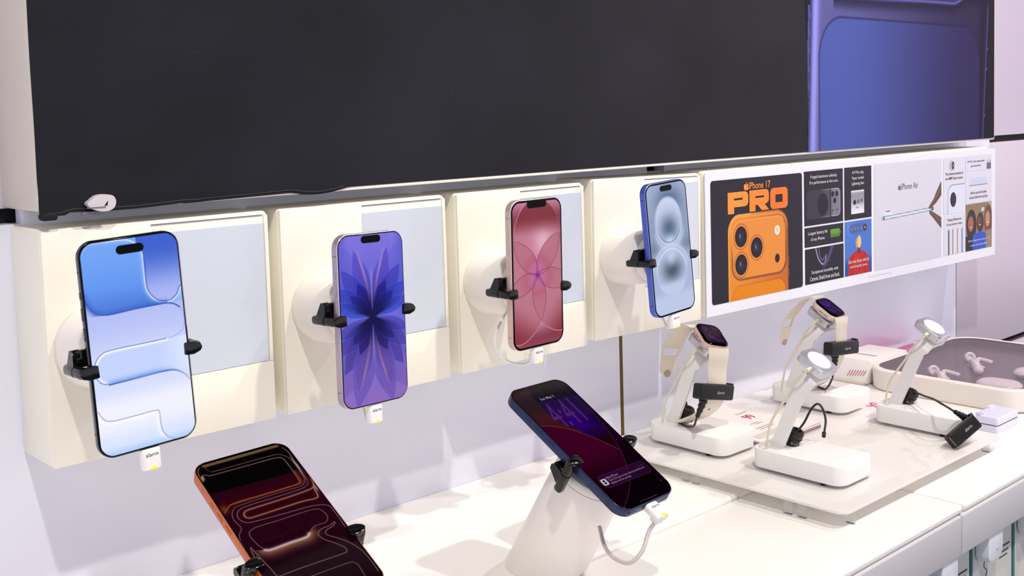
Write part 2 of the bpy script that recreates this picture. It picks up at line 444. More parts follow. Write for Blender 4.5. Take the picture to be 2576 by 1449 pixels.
def grid_mesh(name, w, h, y, fn, m, parent, M, res=.32, clip=None, ox=0, oz=0):
    """dense coloured sheet; w,h in mm; fn(X,Z)->sRGB 0..255; clip(X,Z)->keep mask"""
    nx, nz = int(w / res) + 1, int(h / res) + 1
    X, Z = np.meshgrid(np.linspace(-w / 2, w / 2, nx), np.linspace(-h / 2, h / 2, nz))
    C_ = lina(fn(X + ox, Z + oz)).reshape(-1, 3)
    co = np.stack([X.ravel() + ox, np.full(X.size, y), Z.ravel() + oz], 1) / 1000.
    Mi = (WM[parent].inverted() @ M)
    A = np.array([[Mi[i][j] for j in range(4)] for i in range(4)])
    co = co @ A[:3, :3].T + A[:3, 3]
    i = np.arange(nx - 1)[None, :] + nx * np.arange(nz - 1)[:, None]
    F = np.stack([i, i + 1, i + 1 + nx, i + nx], -1).reshape(-1, 4)
    if clip is not None:
        K = clip(X, Z).ravel(); F = F[K[F].all(1)]
    me = bpy.data.meshes.new(name)
    me.vertices.add(len(co)); me.vertices.foreach_set('co', co.ravel())
    me.loops.add(F.size); me.loops.foreach_set('vertex_index', F.ravel())
    me.polygons.add(len(F)); me.polygons.foreach_set('loop_start', np.arange(0, F.size, 4)); me.polygons.foreach_set('loop_total', np.full(len(F), 4))
    me.update()
    ca = me.color_attributes.new('Col', 'FLOAT_COLOR', 'POINT')
    ca.data.foreach_set('color', np.concatenate([C_, np.ones((len(C_), 1))], 1).ravel())
    me.materials.append(m)
    o = bpy.data.objects.new(name, me); link(o, parent, None); return o
M_screen = mat('lit_screen', (0, 0, 0), .06, spec=.10, attr='emit', es=1.0)
M_print = mat('printed_sheet', (255, 255, 255), .45, spec=.3, attr='base')
M_printF = mat('printed_fabric', (255, 255, 255), .7, spec=.15, attr='base')

# printed picture of the blue phone at the banner's right end (world X mm, Z mm)
def blue_print(X, Z):
    c = np.zeros(X.shape + (3,)) + np.array((30, 30, 38.))
    lx = 1010.4 + (Z - 200) * .0508; rx = 1553.9 + (Z - 200) * .089
    body = (X > lx) & (X < rx)
    u = (X - lx) / (rx - lx)
    cc = mixc(np.zeros_like(c) + np.array((92, 92, 150.)), (44, 42, 70), sst(.05, .95, u))
    cc = mixc(cc, (150, 150, 232), np.exp(-((X - lx - 13) / 9) ** 2))
    cc = mixc(cc, (60, 62, 110), .8 * np.exp(-((X - lx - 2) / 3.0) ** 2))
    cc = mixc(cc, (92, 90, 170), np.exp(-((X - rx + 2.5) / 1.6) ** 2))
    cc = mixc(cc, (32, 28, 46), .8 * np.exp(-((X - rx + 20) / 14) ** 2))
    d = rrmask(X - 1290, Z - 195, 496, 388, 60)
    top = Z + (X - 1150) * .012
    panel = sst(1.2, -1.2, d)
    pc = mixc(np.zeros_like(c) + np.array((76, 92, 166.)), (48, 44, 84), sst(1080, 1540, X))
    cc = cc * (1 - panel[..., None]) + pc * panel[..., None]
    cc = mixc(cc, (34, 36, 70), .7 * np.exp(-((d - 1) / 1.6) ** 2))
    # camera bump lower lip
    zc_ = 417 + 6 * sst(1100, 1450, X) + 14 * sst(1440, 1500, X)
    cc = mixc(cc, (30, 28, 50), .75 * sst(zc_ - 22, zc_ - 2, Z) * (X > 1080))
    cc = mixc(cc, (96, 96, 168), np.exp(-((Z - zc_ - 3) / 2.5) ** 2) * sst(1080, 1130, X) * (X < 1500))
    cc = mixc(cc, (60, 60, 104), sst(zc_ + 4, zc_ + 8, Z) * sst(1090, 1120, X) * (X < 1496))
    c = np.where(body[..., None], cc, c)
    bt = (X > lx - 5.5) & (X < lx - .8) & (Z > 273) & (Z < 404)
    c = np.where(bt[..., None], np.array((78, 88, 150.)), c)
    for z in (354, 320, 240):
        c = mixc(c, (110, 108, 190), np.exp(-((X - rx - 1) / 1.6) ** 2 - ((Z - z) / 2.2) ** 2))
    return c
grid_mesh('phone_print', 587, 340, -.0026 * 1000, blue_print, M_printF, bn, Matrix.Identity(4), 1.25, None, 1302.5, 370.5)

clip_bm = B()
rg = []
for i in range(25):
    a = i / 24 * 2 * math.pi * 1.25 - 2.2
    r_ = .0062 - .0035 * i / 24
    rg.append((.0235 + r_ * math.cos(a) * 1.15, r_ * math.sin(a)))
rings = [[(x, -.0105, .2008 + z), (x + .0, -.0015, .2008 + z)] for x, z in rg]
wh = B(); vs = [[wh.verts.new(p) for p in q] for q in rings]
for a, b in zip(vs, vs[1:]): wh.faces.new((a[0], b[0], b[1], a[1]))
bmesh.ops.solidify(wh, geom=wh.faces[:], thickness=.0006)
wh.free()
lp = B()
out_ = [(.0085, .0), (.0115, .003), (.016, .0062), (.0215, .0072), (.0285, .0062), (.031, .002), (.0295, -.003), (.025, -.0056), (.018, -.0058), (.012, -.0035)]
a_ = cr(out_, 5, True)
rings = [[(p[0] - .001, y, .2025 + p[1] - .045 * (p[0] - .02)) for p in a_] for y in (-.0032, -.0085, -.0098)]
loft(rings, lp, cap=(True, True))
tagc = thing('hanging_tag', 'curled white paper tag stuck to the left hem of the black banner', 'tag', (.019, 0, .2))
part('paper_curl', lp, mat('pearl_paper', (214, 208, 210), .35, noise=.08, nscale=120), tagc, Matrix.Identity(4))
part('fold', BX(.007, .0215, -.0103, -.0096, .1995, .2003), mat('grey_fold', (120, 118, 125), .5, noise=.1), tagc, Matrix.Identity(4))
part('paper_end', BX(.0045, .019, -.0072, -.0035, .1938, .1968, bev=.0006), mat('grey_film', (120, 122, 130), .3, noise=.1), tagc, Matrix.Identity(4))
part('pin_hole', prismY([(.0205, .2008), (.0235, .2045), (.023, .2010)], -.0101, -.0097), M_slot, tagc, Matrix.Identity(4))

# ------------------------------------------------------------------ poster
PL = Vector((.7790, -.0030, .0012)); PRt = Vector((1.5500, -.0250, .0012))
pxv = (PRt - PL).normalized(); PWm = (PRt - PL).length
MP = TM(PL, pxv, Vector((0, 0, 1)).cross(pxv), (0, 0, 1))
SX = PWm * 1000 / 758.
po = thing('poster', 'long white promotional poster of phone pictures right of the ticket boxes', 'poster', MP)
part('sheet', BX(0, PWm, 0, .0016, 0, .1824), mat('white_poster_sheet', (236, 238, 246), .4, spec=.3, noise=.01), po)
MPi = MP
def pm(*rgb, rough=.45): return mat('poster_ink', rgb, rough, spec=.3, noise=.02)
INK = {}
def ink(*c):
    if c not in INK: INK[c] = pm(*c)
    return INK[c]
def pgrid(name, x0, x1, z0, z1, fn, r=0, res=.5, y=-.00035):
    cx, cz, w_, h_ = (x0 + x1) / 2 * SX, (z0 + z1) / 2, (x1 - x0) * SX, z1 - z0
    f = lambda X, Z: fn((X) / SX, Z)
    clip = (lambda X, Z: rrmask(X, Z, w_, h_, r) < .12) if r else None
    return grid_mesh(name, w_, h_, y * 1000, f, M_print, po, MP, res, clip, cx, cz)
DK = (38, 34, 44)
def full(X, c): return np.zeros(X.shape + (3,)) + np.array(c, float)
def pro_panel(X, Z):
    c = full(X, DK)
    d = rrmask(X - 106.5, Z - 20, 127.5, 211, 23)
    body = sst(.4, -.4, d)
    bc = mixc(full(X, (222, 138, 44)), (196, 104, 40), sst(60, 165, X))
    bc = mixc(bc, (250, 172, 80), np.exp(-((d + 1.2) / .9) ** 2) * (X < 90))
    bc = mixc(bc, (120, 60, 30), .8 * np.exp(-((d + .8) / 1.2) ** 2) * (X > 150))
    bc = mixc(bc, (246, 176, 96), .55 * np.exp(-((d + 3.8) / 1.4) ** 2) * (Z > 100))
    di = rrmask(X - 107.8, Z - 79, 113.5, 77, 18)
    bc = mixc(bc, (226, 142, 58), sst(.3, -.3, di))
    bc = mixc(bc, (250, 186, 110), .6 * np.exp(-((di + .6) / .6) ** 2) * (Z > 80))
    bc = mixc(bc, (110, 56, 24), .85 * np.exp(-((di - .5) / 1.3) ** 2) * sst(95, 60, Z))
    bc = mixc(bc, (110, 56, 24), .6 * np.exp(-((di - .5) / 1.6) ** 2) * (X > 160))
    for lx_, lz_ in ((69, 96), (101.4, 78.8), (69, 59.5)):
        q = np.hypot((X - lx_), (Z - lz_) * .9)
        bc = mixc(bc, (176, 84, 30), np.exp(-((q - 14.6) / .9) ** 2)); bc = mixc(bc, (240, 160, 80), .8 * np.exp(-((q - 13.6) / .6) ** 2))
        bc = mixc(bc, (34, 28, 36), sst(12.6, 12.0, q))
        bc = mixc(bc, (56, 44, 70), sst(8, 2, q) * .8)
        bc = mixc(bc, (150, 140, 190), np.exp(-(((X - lx_ + 2) / 1.2) ** 2 + ((Z - lz_ - 1) / 2.6) ** 2)))
    q = np.hypot(X - 146, (Z - 98) * .9)
    bc = mixc(bc, (236, 226, 210), sst(6.2, 5.6, q)); bc = mixc(bc, (190, 180, 160), sst(3.2, 2, q) * .6)
    q = np.hypot(X - 145.6, (Z - 60) * .85); bc = mixc(bc, (40, 26, 26), sst(5.4, 4.8, q))
    dl = rrmask(X - 107, Z - 5, 113, 54, 17)
    bc = mixc(bc, (222, 132, 8), sst(.3, -.3, dl)); bc = mixc(bc, (150, 84, 20), .5 * np.exp(-((dl - .4) / .7) ** 2))
    c = c * (1 - body[..., None]) + bc * body[..., None]
    for z0_, z1_ in ((48, 60), (33, 44)):
        c = mixc(c, (150, 84, 40), ((X > 170.5) & (X < 171.8) & (Z > z0_) & (Z < z1_)).astype(float))
    return c
pgrid('picture_panel', 9.8, 202.8, 14.0, 171.8, pro_panel, r=4, res=.55)
def org_text_col(x): return (248, 160, 60)
M_or = mat('orange_ink', (247, 150, 52), .45, noise=.05)
M_or2 = mat('deep_orange_ink', (243, 126, 36), .45, noise=.05)
TY = -.0007
def ptext(body, x0, x1, z0, z1, m, bold=.012, y=TY):
    return lettering(body, x0 * SX / 1000, x1 * SX / 1000, z0 / 1000, z1 / 1000, y, m, po, MP, bold)
def apple_mark(x, z, s, m, y=TY):
    """bitten fruit mark, s = height"""
    bm = B()
    pts = []
    base = [(0, .66), (.12, .74), (.27, .76), (.40, .70), (.45, .62)]
    bite = [(.36, .54), (.32, .42), (.37, .31), (.47, .26)]
    rest = [(.40, .12), (.27, -.02), (.14, -.02), (0, .03), (-.14, -.02), (-.27, -.02), (-.42, .18), (-.47, .42), (-.42, .62), (-.30, .74), (-.13, .74)]
    vs = [bm.verts.new(((x + a * s * SX) / 1000, y, (z + b * s) / 1000)) for a, b in base + bite + rest]
    bm.faces.new(vs)
    lf = [(.0, .79), (.03, .92), (.18, 1.0), (.17, .88), (.1, .80)]
    bm.faces.new([bm.verts.new(((x + a * s * SX) / 1000, y, (z + b * s) / 1000)) for a, b in lf])
    return part('emblem', bm, m, po, MP, smooth=0)
ptext('iPhone 17', 86, 131.5, 156.6, 165.6, M_or, .01)
apple_mark(80.6 * SX, 156.0, 10.6, M_or)
def block(polys, m):
    bm = B()
    for outer, hole in polys:
        if hole is None:
            bm.faces.new([bm.verts.new((a * SX / 1000, TY, b / 1000)) for a, b in outer])
        else:
            n = len(outer)
            o_ = [bm.verts.new((a * SX / 1000, TY, b / 1000)) for a, b in outer]; h_ = [bm.verts.new((a * SX / 1000, TY, b / 1000)) for a, b in hole]
            for i in range(n): bm.faces.new((o_[i], o_[(i + 1) % n], h_[(i + 1) % n], h_[i]))
    return part('lettering', bm, m, po, MP, smooth=0)
def rbox2(x0, x1, z0, z1, r, n=4): return rr(x1 - x0, z1 - z0, r, n, (x0 + x1) / 2, (z0 + z1) / 2)
# P
block([([(42.8, 127), (55.5, 127), (55.5, 135.3), (55.5, 144.2), (42.8, 144.2)], None),
       ([(55.5, 135.3), (78, 135.3), (82, 136.5), (84.5, 140), (84.5, 144.2), (55.5, 144.2)], None),
       ([(42.8, 144.2), (55.5, 144.2), (55.5, 146.8), (42.8, 146.8)], None), ([(73, 144.2), (84.5, 144.2), (84.5, 146.8), (73, 146.8)], None),
       ([(42.8, 146.8), (84.5, 146.8), (84.5, 149.5), (82.5, 153.4), (78, 154.8), (42.8, 154.8)], None)], M_or)
block([([(87, 127), (99.5, 127), (99.5, 135.3), (99.5, 144.2), (87, 144.2)], None),
       ([(99.5, 135.3), (103.5, 135.3), (113, 127.2), (128.4, 127.2), (119, 135.3), (122, 135.8), (127.4, 138.5), (128.2, 141), (128.2, 144.2), (99.5, 144.2)], None),
       ([(87, 144.2), (99.5, 144.2), (99.5, 146.8), (87, 146.8)], None), ([(117.5, 144.2), (128.2, 144.2), (128.2, 146.8), (117.5, 146.8)], None),
       ([(87, 146.8), (128.2, 146.8), (128.2, 149.5), (126.4, 153.4), (122, 154.8), (87, 154.8)], None)], mat('orange_ink', (246, 138, 42), .45, noise=.05))
block([(rbox2(131, 169.5, 126.8, 155, 6.5), rbox2(142.5, 158, 135.3, 146, 1.0))], mat('orange_ink', (243, 118, 30), .45, noise=.05))
# dark feature cells
def cam_cell(X, Z):
    c = full(X, DK)
    u = sst(213, 294, X)
    d = rrmask(X - 253.8, Z - 125.8, 81, 40, 7)
    bc = mixc(full(X, (58, 54, 68)), (150, 150, 164), sst(.72, .9, u)); bc = mixc(bc, (96, 94, 108), .5 * sst(.35, .6, u))
    bc = mixc(bc, (190, 190, 205), .7 * np.exp(-((d + .7) / .7) ** 2) * sst(.2, .9, u))
    q = np.hypot((X - 251.5) / 13, (Z - 124.5) / 16); bc = mixc(bc, (34, 30, 40), sst(1.03, .97, q))
    bc = mixc(bc, (36, 32, 42), .8 * ((X > 268) & (X < 271)))
    for a, b in ((275.5, 137.5), (285.5, 137.5), (280.5, 128)):
        bc = mixc(bc, (34, 32, 42), sst(4.0, 3.5, np.hypot(X - a, (Z - b) * .9)))
    for a, b in ((275.5, 114), (286, 114.5)): bc = mixc(bc, (50, 48, 56), sst(1.7, 1.3, np.hypot(X - a, Z - b)))
    k = sst(.35, -.35, d); return c * (1 - k[..., None]) + bc * k[..., None]
def chip_cell(X, Z):
    c = full(X, DK); k = ((X > 321.5) & (X < 355.3) & (Z > 104.8) & (Z < 138.8)).astype(float)
    bc = mixc(full(X, (150, 150, 160)), (232, 232, 238), sst(130, 106, Z)); bc = mixc(bc, (240, 240, 245), sst(134, 139, Z))
    return c * (1 - k[..., None]) + bc * k[..., None]
def bat_cell(X, Z):
    c = full(X, (40, 38, 44)); d = rrmask(X - 280.8, Z - 81.8, 23, 11.5, 2.5)
    c = mixc(c, (110, 156, 60), sst(.4, -.4, d)); c = mixc(c, (70, 110, 40), .6 * sst(.4, -.4, d) * sst(84, 78, Z))
    return mixc(c, (110, 156, 60), ((X > 293) & (X < 294.6) & (abs(Z - 82) < 2)).astype(float))
def glow_cell(X, Z):
    c = full(X, (36, 33, 44))
    for pts, w_, col in (([(233, 66), (238, 52), (244, 44), (250, 40), (256, 44), (258, 52)], 1.0, (190, 190, 225)),
                         ([(241, 66), (243, 54), (249, 46), (254, 50)], .5, (150, 150, 180)), ([(275, 66), (268, 54), (262, 45), (254, 39)], 3.2, (84, 80, 120))):
        d, _, _ = polydist(X, Z, pts, 4); c = mixc(c, col, np.exp(-(d / w_) ** 2))
    return c
def person_cell(X, Z):
    c = mixc(full(X, (74, 120, 205)), (48, 84, 170), sst(40, 14, Z)); c = mixc(c, (110, 150, 222), .5 * np.exp(-((X - 318) / 9) ** 2 - ((Z - 85) / 12) ** 2))
    c = mixc(c, (40, 66, 130), .6 * sst(46, 30, Z) * (np.abs(X - 340) > 26))
    d = rrmask(X - 339.5, Z - 83, 46, 13.5, 6); c = mixc(c, (80, 100, 160), sst(.3, -.3, d)); c = mixc(c, (52, 46, 56), sst(4.8, 4.4, np.hypot(X - 357, Z - 83)))
    c = mixc(c, (224, 160, 60), sst(2, 1.4, np.hypot(X - 357, Z - 83)))
    for a in (322, 331, 339, 348): c = mixc(c, (170, 180, 220), np.exp(-((X - a) / 1.2) ** 2 - ((Z - 83) / 1.2) ** 2))
    # red jacket, neck, head, blond hair
    sh = np.clip((50 - Z) / 12, 0, 1); hw = 5 + 22 * np.sqrt(np.maximum(sh, 0))
    c = mixc(c, (188, 34, 34), ((np.abs(X - 340.5) < hw) & (Z < 50)).astype(float)); c = mixc(c, (140, 20, 26), .6 * np.exp(-((np.abs(X - 340.5) - 17) / 1.6) ** 2) * (Z < 44))
    c = mixc(c, (214, 60, 40), .5 * np.exp(-((X - 334) / 5) ** 2 - ((Z - 36) / 10) ** 2) * (Z < 50))
    c = mixc(c, (120, 50, 50), ((np.abs(X - 341) < 4.2) & (Z < 56) & (Z > 46)).astype(float))
    c = mixc(c, (206, 150, 120), sst(1.05, .9, np.hypot((X - 336.8) / 4.2, (Z - 62) / 8))); c = mixc(c, (232, 200, 130), sst(1.05, .9, np.hypot((X - 342) / 5.2, (Z - 63) / 9.5)) * (X > 337))
    return c
M_dkcell = {}
pgrid('picture_panel', 207.4, 301.0, 97.0, 172.8, cam_cell, 0)
pgrid('picture_panel', 304.6, 374.8, 97.0, 173.0, chip_cell, 0)
pgrid('picture_panel', 207.6, 301.3, 67.2, 94.5, bat_cell, 0)
pgrid('picture_panel', 208.2, 301.8, 15.2, 64.6, glow_cell, 0)
pgrid('picture_panel', 304.8, 374.6, 15.4, 94.4, person_cell, 0)
M_wt = ink(214, 212, 218); M_gt = ink(88, 86, 96)
def lines(ls, cx, z, h, m, wid, gap, bold=.01):
    for k, s in enumerate(ls): ptext(s, cx - wid[k] / 2, cx + wid[k] / 2, z - k * gap, z - k * gap + h, m, bold)
lines(['Forged aluminum unibody.', 'Pro performance to the core.'], 254, 161, 5.8, M_wt, (64, 69), 8)
lines(['A19 Pro chip.', 'Vapor cooled.', 'Lightning fast.'], 339, 161.5, 5.8, M_wt, (31, 32, 33), 8)
ptext('A19', 336, 351, 119, 126, ink(60, 58, 66), 0); apple_mark(330.5 * SX, 118.6, 8, ink(30, 28, 34)); ptext('PRO', 334, 341, 112.6, 115, ink(120, 118, 126), 0)
lines(['Longest battery life', 'of any iPhone.'], 238.5, 82.5, 6, M_wt, (46, 34), 8.6)
lines(['Up to 39 hours video'], 236, 69.8, 1.8, M_gt, (26,), 3)
lines(['Exceptional durability with', 'Ceramic Shield front and back.'], 255, 27.5, 6, M_wt, (64, 72), 8.4)
lines(['Get even closer with 8x', 'optical-quality zoom.'], 340, 33, 5.2, M_wt, (54, 46), 8)
# light cells
M_lc = (222, 222, 232)
def air_cell(X, Z):
    c = full(X, (218, 218, 228)); c = mixc(c, (208, 208, 220), .5 * sst(120, 20, Z))
    d, s_, T = polydist(X, Z, [(405, 91.6), (450, 92.6), (551, 95.5)], 2, False)
    c = mixc(c, (120, 140, 160), sst(3.1, 2.6, d)); c = mixc(c, (220, 226, 236), sst(2.0, 1.4, d))
    c = mixc(c, (40, 56, 72), np.exp(-((X - 408) / 1.6) ** 2) * sst(2.8, 2.2, d)); c = mixc(c, (40, 56, 72), np.exp(-((X - 549) / 3) ** 2) * sst(2.8, 2.2, d))
    c = mixc(c, (226, 230, 238), ((X > 409) & (X < 432) & (Z > 95) & (Z < 101.5)).astype(float)); c = mixc(c, (80, 92, 110), ((X > 414) & (X < 426) & (Z > 100.6) & (Z < 102.2)).astype(float))
    for pts, w0, w1 in (([(541, 98), (556, 107), (566, 116), (580, 128)], 3.0, 10), ([(543, 90), (556, 83), (568, 76), (582, 68)], 3.4, 9)):
        d, s_, T = polydist(X, Z, pts, 4); w_ = w0 + (w1 - w0) * T
        c = mixc(c, (98, 74, 62), sst(1, .82, d / w_)); c = mixc(c, (140, 110, 96), .6 * sst(.7, .1, d / w_) * (s_ > 0))
    return c
pgrid('picture_panel', 382.5, 577.2, 15.2, 174.0, air_cell, 0, .7)
M_at = ink(112, 116, 130)
ptext('iPhone Air', 457, 506, 131.5, 141.0, M_at, -.004); apple_mark(452 * SX, 131.5, 8.8, M_at)
def two_cam(X, Z):
    c = full(X, M_lc)
    q = np.hypot((X - 610) / 8.5, (Z - 160.5) / 8.5); c = mixc(c, (186, 182, 190), sst(1.05, .95, q)); c = mixc(c, (66, 50, 52), sst(1.0, .85, np.hypot((X - 614.5) / 4.5, (Z - 160.5) / 7)))
    c = mixc(c, (190, 160, 110), sst(1, .6, np.hypot((X - 615.5) / 2, (Z - 160.5) / 3)))
    d = rrmask(X - 642, Z - 98, 88, 62, 16); c = mixc(c, (222, 228, 242), sst(.3, -.3, d)); c = mixc(c, (100, 110, 130), .8 * np.exp(-(d / .7) ** 2))
    c = mixc(c, (46, 38, 48), sst(1.05, .95, np.hypot((X - 615) / 9.6, (Z - 105) / 12)))
    return c
pgrid('picture_panel', 583.5, 653.0, 82.2, 173.6, two_cam, 0, .7)
M_dt = ink(96, 96, 106)
lines(['Two advanced cameras in', 'one 48MP Fusion camera.'], 618, 145.5, 4.6, M_dt, (57, 57), 7.6)
def chipsm(X, Z):
    c = full(X, M_lc); c = mixc(c, (112, 108, 120), ((X > 727) & (X < 742) & (Z > 149) & (Z < 160)).astype(float)); return mixc(c, (200, 196, 200), ((X > 727) & (X < 742) & (Z > 160) & (Z < 165)).astype(float))
pgrid('picture_panel', 655.0, 744.0, 147.2, 173.6, chipsm, 0, .7)
lines(['A19 Pro chip. Impressively', 'powerful.'], 690, 161.5, 4.4, M_dt, (58, 34), 7.4)
def shield(X, Z):
    c = full(X, M_lc)
    k = ((Z > 124) & (Z < 136.5) & (np.abs(X - 699) < 30 - (Z - 124) * .35)).astype(float)
    c = mixc(c, (206, 214, 234), k); c = mixc(c, (120, 134, 165), ((Z > 123) & (Z < 125) & (np.abs(X - 699) < 31)).astype(float)); return c
pgrid('picture_panel', 655.3, 745.3, 94.2, 145.3, shield, 0, .7)
lines(['Built to last with durable', 'Ceramic Shield front and back.'], 699, 109.5, 4.4, M_dt, (54, 64), 7.6)
def selfie(X, Z):
    c = mixc(full(X, (150, 128, 100)), (206, 204, 210), sst(725, 748, X) * sst(60, 92, Z))
    c = mixc(c, (110, 92, 70), .5 * (np.sin(X * .9) > .4) * sst(70, 92, Z))
    c = mixc(c, (130, 112, 92), ((X > 706) & (X < 722) & (Z > 76) & (Z < 87)).astype(float)); c = mixc(c, (208, 200, 190), ((X > 709) & (X < 719) & (Z > 78) & (Z < 85)).astype(float))
    for hx, hz, sx, sz, hair, skin in ((675, 60, 17, 26, (58, 40, 40), (166, 104, 84)), (705, 62, 12, 17, (70, 50, 44), (112, 72, 64)), (733, 64, 14, 27, (112, 74, 52), (196, 140, 120))):
        c = mixc(c, hair, sst(1.06, .94, np.hypot((X - hx) / sx, (Z - hz + 2) / sz)))
        c = mixc(c, skin, sst(1.1, .9, np.hypot((X - hx + 2) / (sx * .55), (Z - hz) / (sz * .5))))
        c = mixc(c, (235, 220, 215), .8 * sst(1, .6, np.hypot((X - hx + 1) / 4, (Z - hz + 6) / 1.6)))
    c = mixc(c, (44, 36, 46), ((X < 684) & (Z < 40) & (Z < 46 - np.abs(X - 668) * .3)).astype(float))
    c = mixc(c, (52, 84, 200), ((X > 680) & (X < 727) & (Z < 46 - np.abs(X - 704) * .25)).astype(float)); c = mixc(c, (150, 132, 110), ((X > 725) & (Z < 46)).astype(float))
    return c
pgrid('picture_panel', 655.8, 745.8, 15.2, 93.2, selfie, 0, .7)
lines(['Center Stage front camera. The', 'smarter way to take selfies.'], 700, 29, 4.4, M_wt, (74, 56), 8)
def slim(X, Z):
    c = full(X, M_lc)
    for a, col, w_ in ((600, (44, 92, 72), 1.8), (613, (150, 156, 176), 1.2), (628, (198, 182, 140), 1.6), (643, (140, 170, 215), 2.2)):
        c = mixc(c, col, (np.abs(X - a) < w_) * (Z < 56) * 1.0); c = mixc(c, tuple(v * .7 for v in col), (np.abs(X - a - w_) < .7) * (Z < 58) * 1.0)
    return c
pgrid('picture_panel', 584.8, 654.2, 15.6, 80.0, slim, 0, .7)
lines(['Thinnest iPhone ever.', 'Strong titanium design.'], 619, 70.5, 4.4, M_dt, (46, 52), 7.8)
ptext('Apple Intelligence is available in beta. Features subject to change.', 366, 430, 7.2, 8.4, M_at, 0)

# ------------------------------------------------------------------ phones
def pframe(c, r, up):
    r = Vector(r).normalized(); up = Vector(up); up = (up - r * up.dot(r)).normalized(); y = up.cross(r)   # y points behind the phone
    return TM(c, r, y, up)
PH = {'air': ((.0099, -.0872, .1053), (.999, .003, .045), (-.045, .02, .999), .0747, .1562, .0058),
      'lav': ((.223, -.0748, .0901), (.999, .048, -.014), (.013, .022, 1), .0715, .1496, .0080),
      'pink': ((.4159, -.0788, .1071), (.999, .032, .005), (-.004, -.015, 1), .0715, .1467, .0078),
      'blue': ((.6191, -.0784, .1115), (.998, .01, .06), (-.06, .036, .998), .0716, .1476, .0078),
      'dark': ((.3436, -.2143, -.0155), (.998, .06, -.008), (-.048, .858, .512), .0719, .150, .0088),
      'orange': ((.0808, -.1602, -.0276), (.997, -.059, .046), (.034, .905, .425), .078, .1634, .0088)}
PM = {k: pframe(*v[:3]) for k, v in PH.items()}

def island(c, X, Z, z0, w_=20.5, h_=6.4, col=(0, 0, 0)):
    return mixc(c, col, sst(.25, -.25, rrmask(X, Z - z0, w_, h_, h_ / 2 - .01)))
AIR = dict(
 p1r=[(-34.7,72.5),(-28.8,76.4),(-12,76.1),(-1.4,75.2),(4.1,72),(8,66.1),(8.6,56.1),(8.5,42.9),(9.5,36.1),(13.1,30.5),(18.7,26.6),(26.5,26),(32.2,29.6),(35,35)],
 p1b=[(-36.7,40.2),(-34.6,33.5),(-29.4,26.9),(-21.7,24.5),(-9.4,24.7),(7.5,25.4),(22.9,25),(29.7,22.9),(34.4,17.7),(35.3,9.5),(33.8,3.8),(27.2,.1),(20.1,-1),(8,-.9)],
 p2b=[(20,-.9),(8.9,-1),(-20.4,-1),(-28.7,-2.9),(-33.3,-8.4),(-34.1,-16.3),(-30.8,-22.7),(-24.7,-25.3)],
 p3b=[(-24.7,-25.3),(-2.2,-24.8),(15,-24.4),(24.5,-25.5),(31.1,-29.5),(35.1,-34.7)],
 p4=[(-35,-42.8),(-32,-48.4),(-25.8,-51.5),(-9.3,-51.8),(6.8,-51.7),(9.2,-54),(9.3,-60.8),(10.3,-67.8),(14,-73.5),(19,-76.1)])
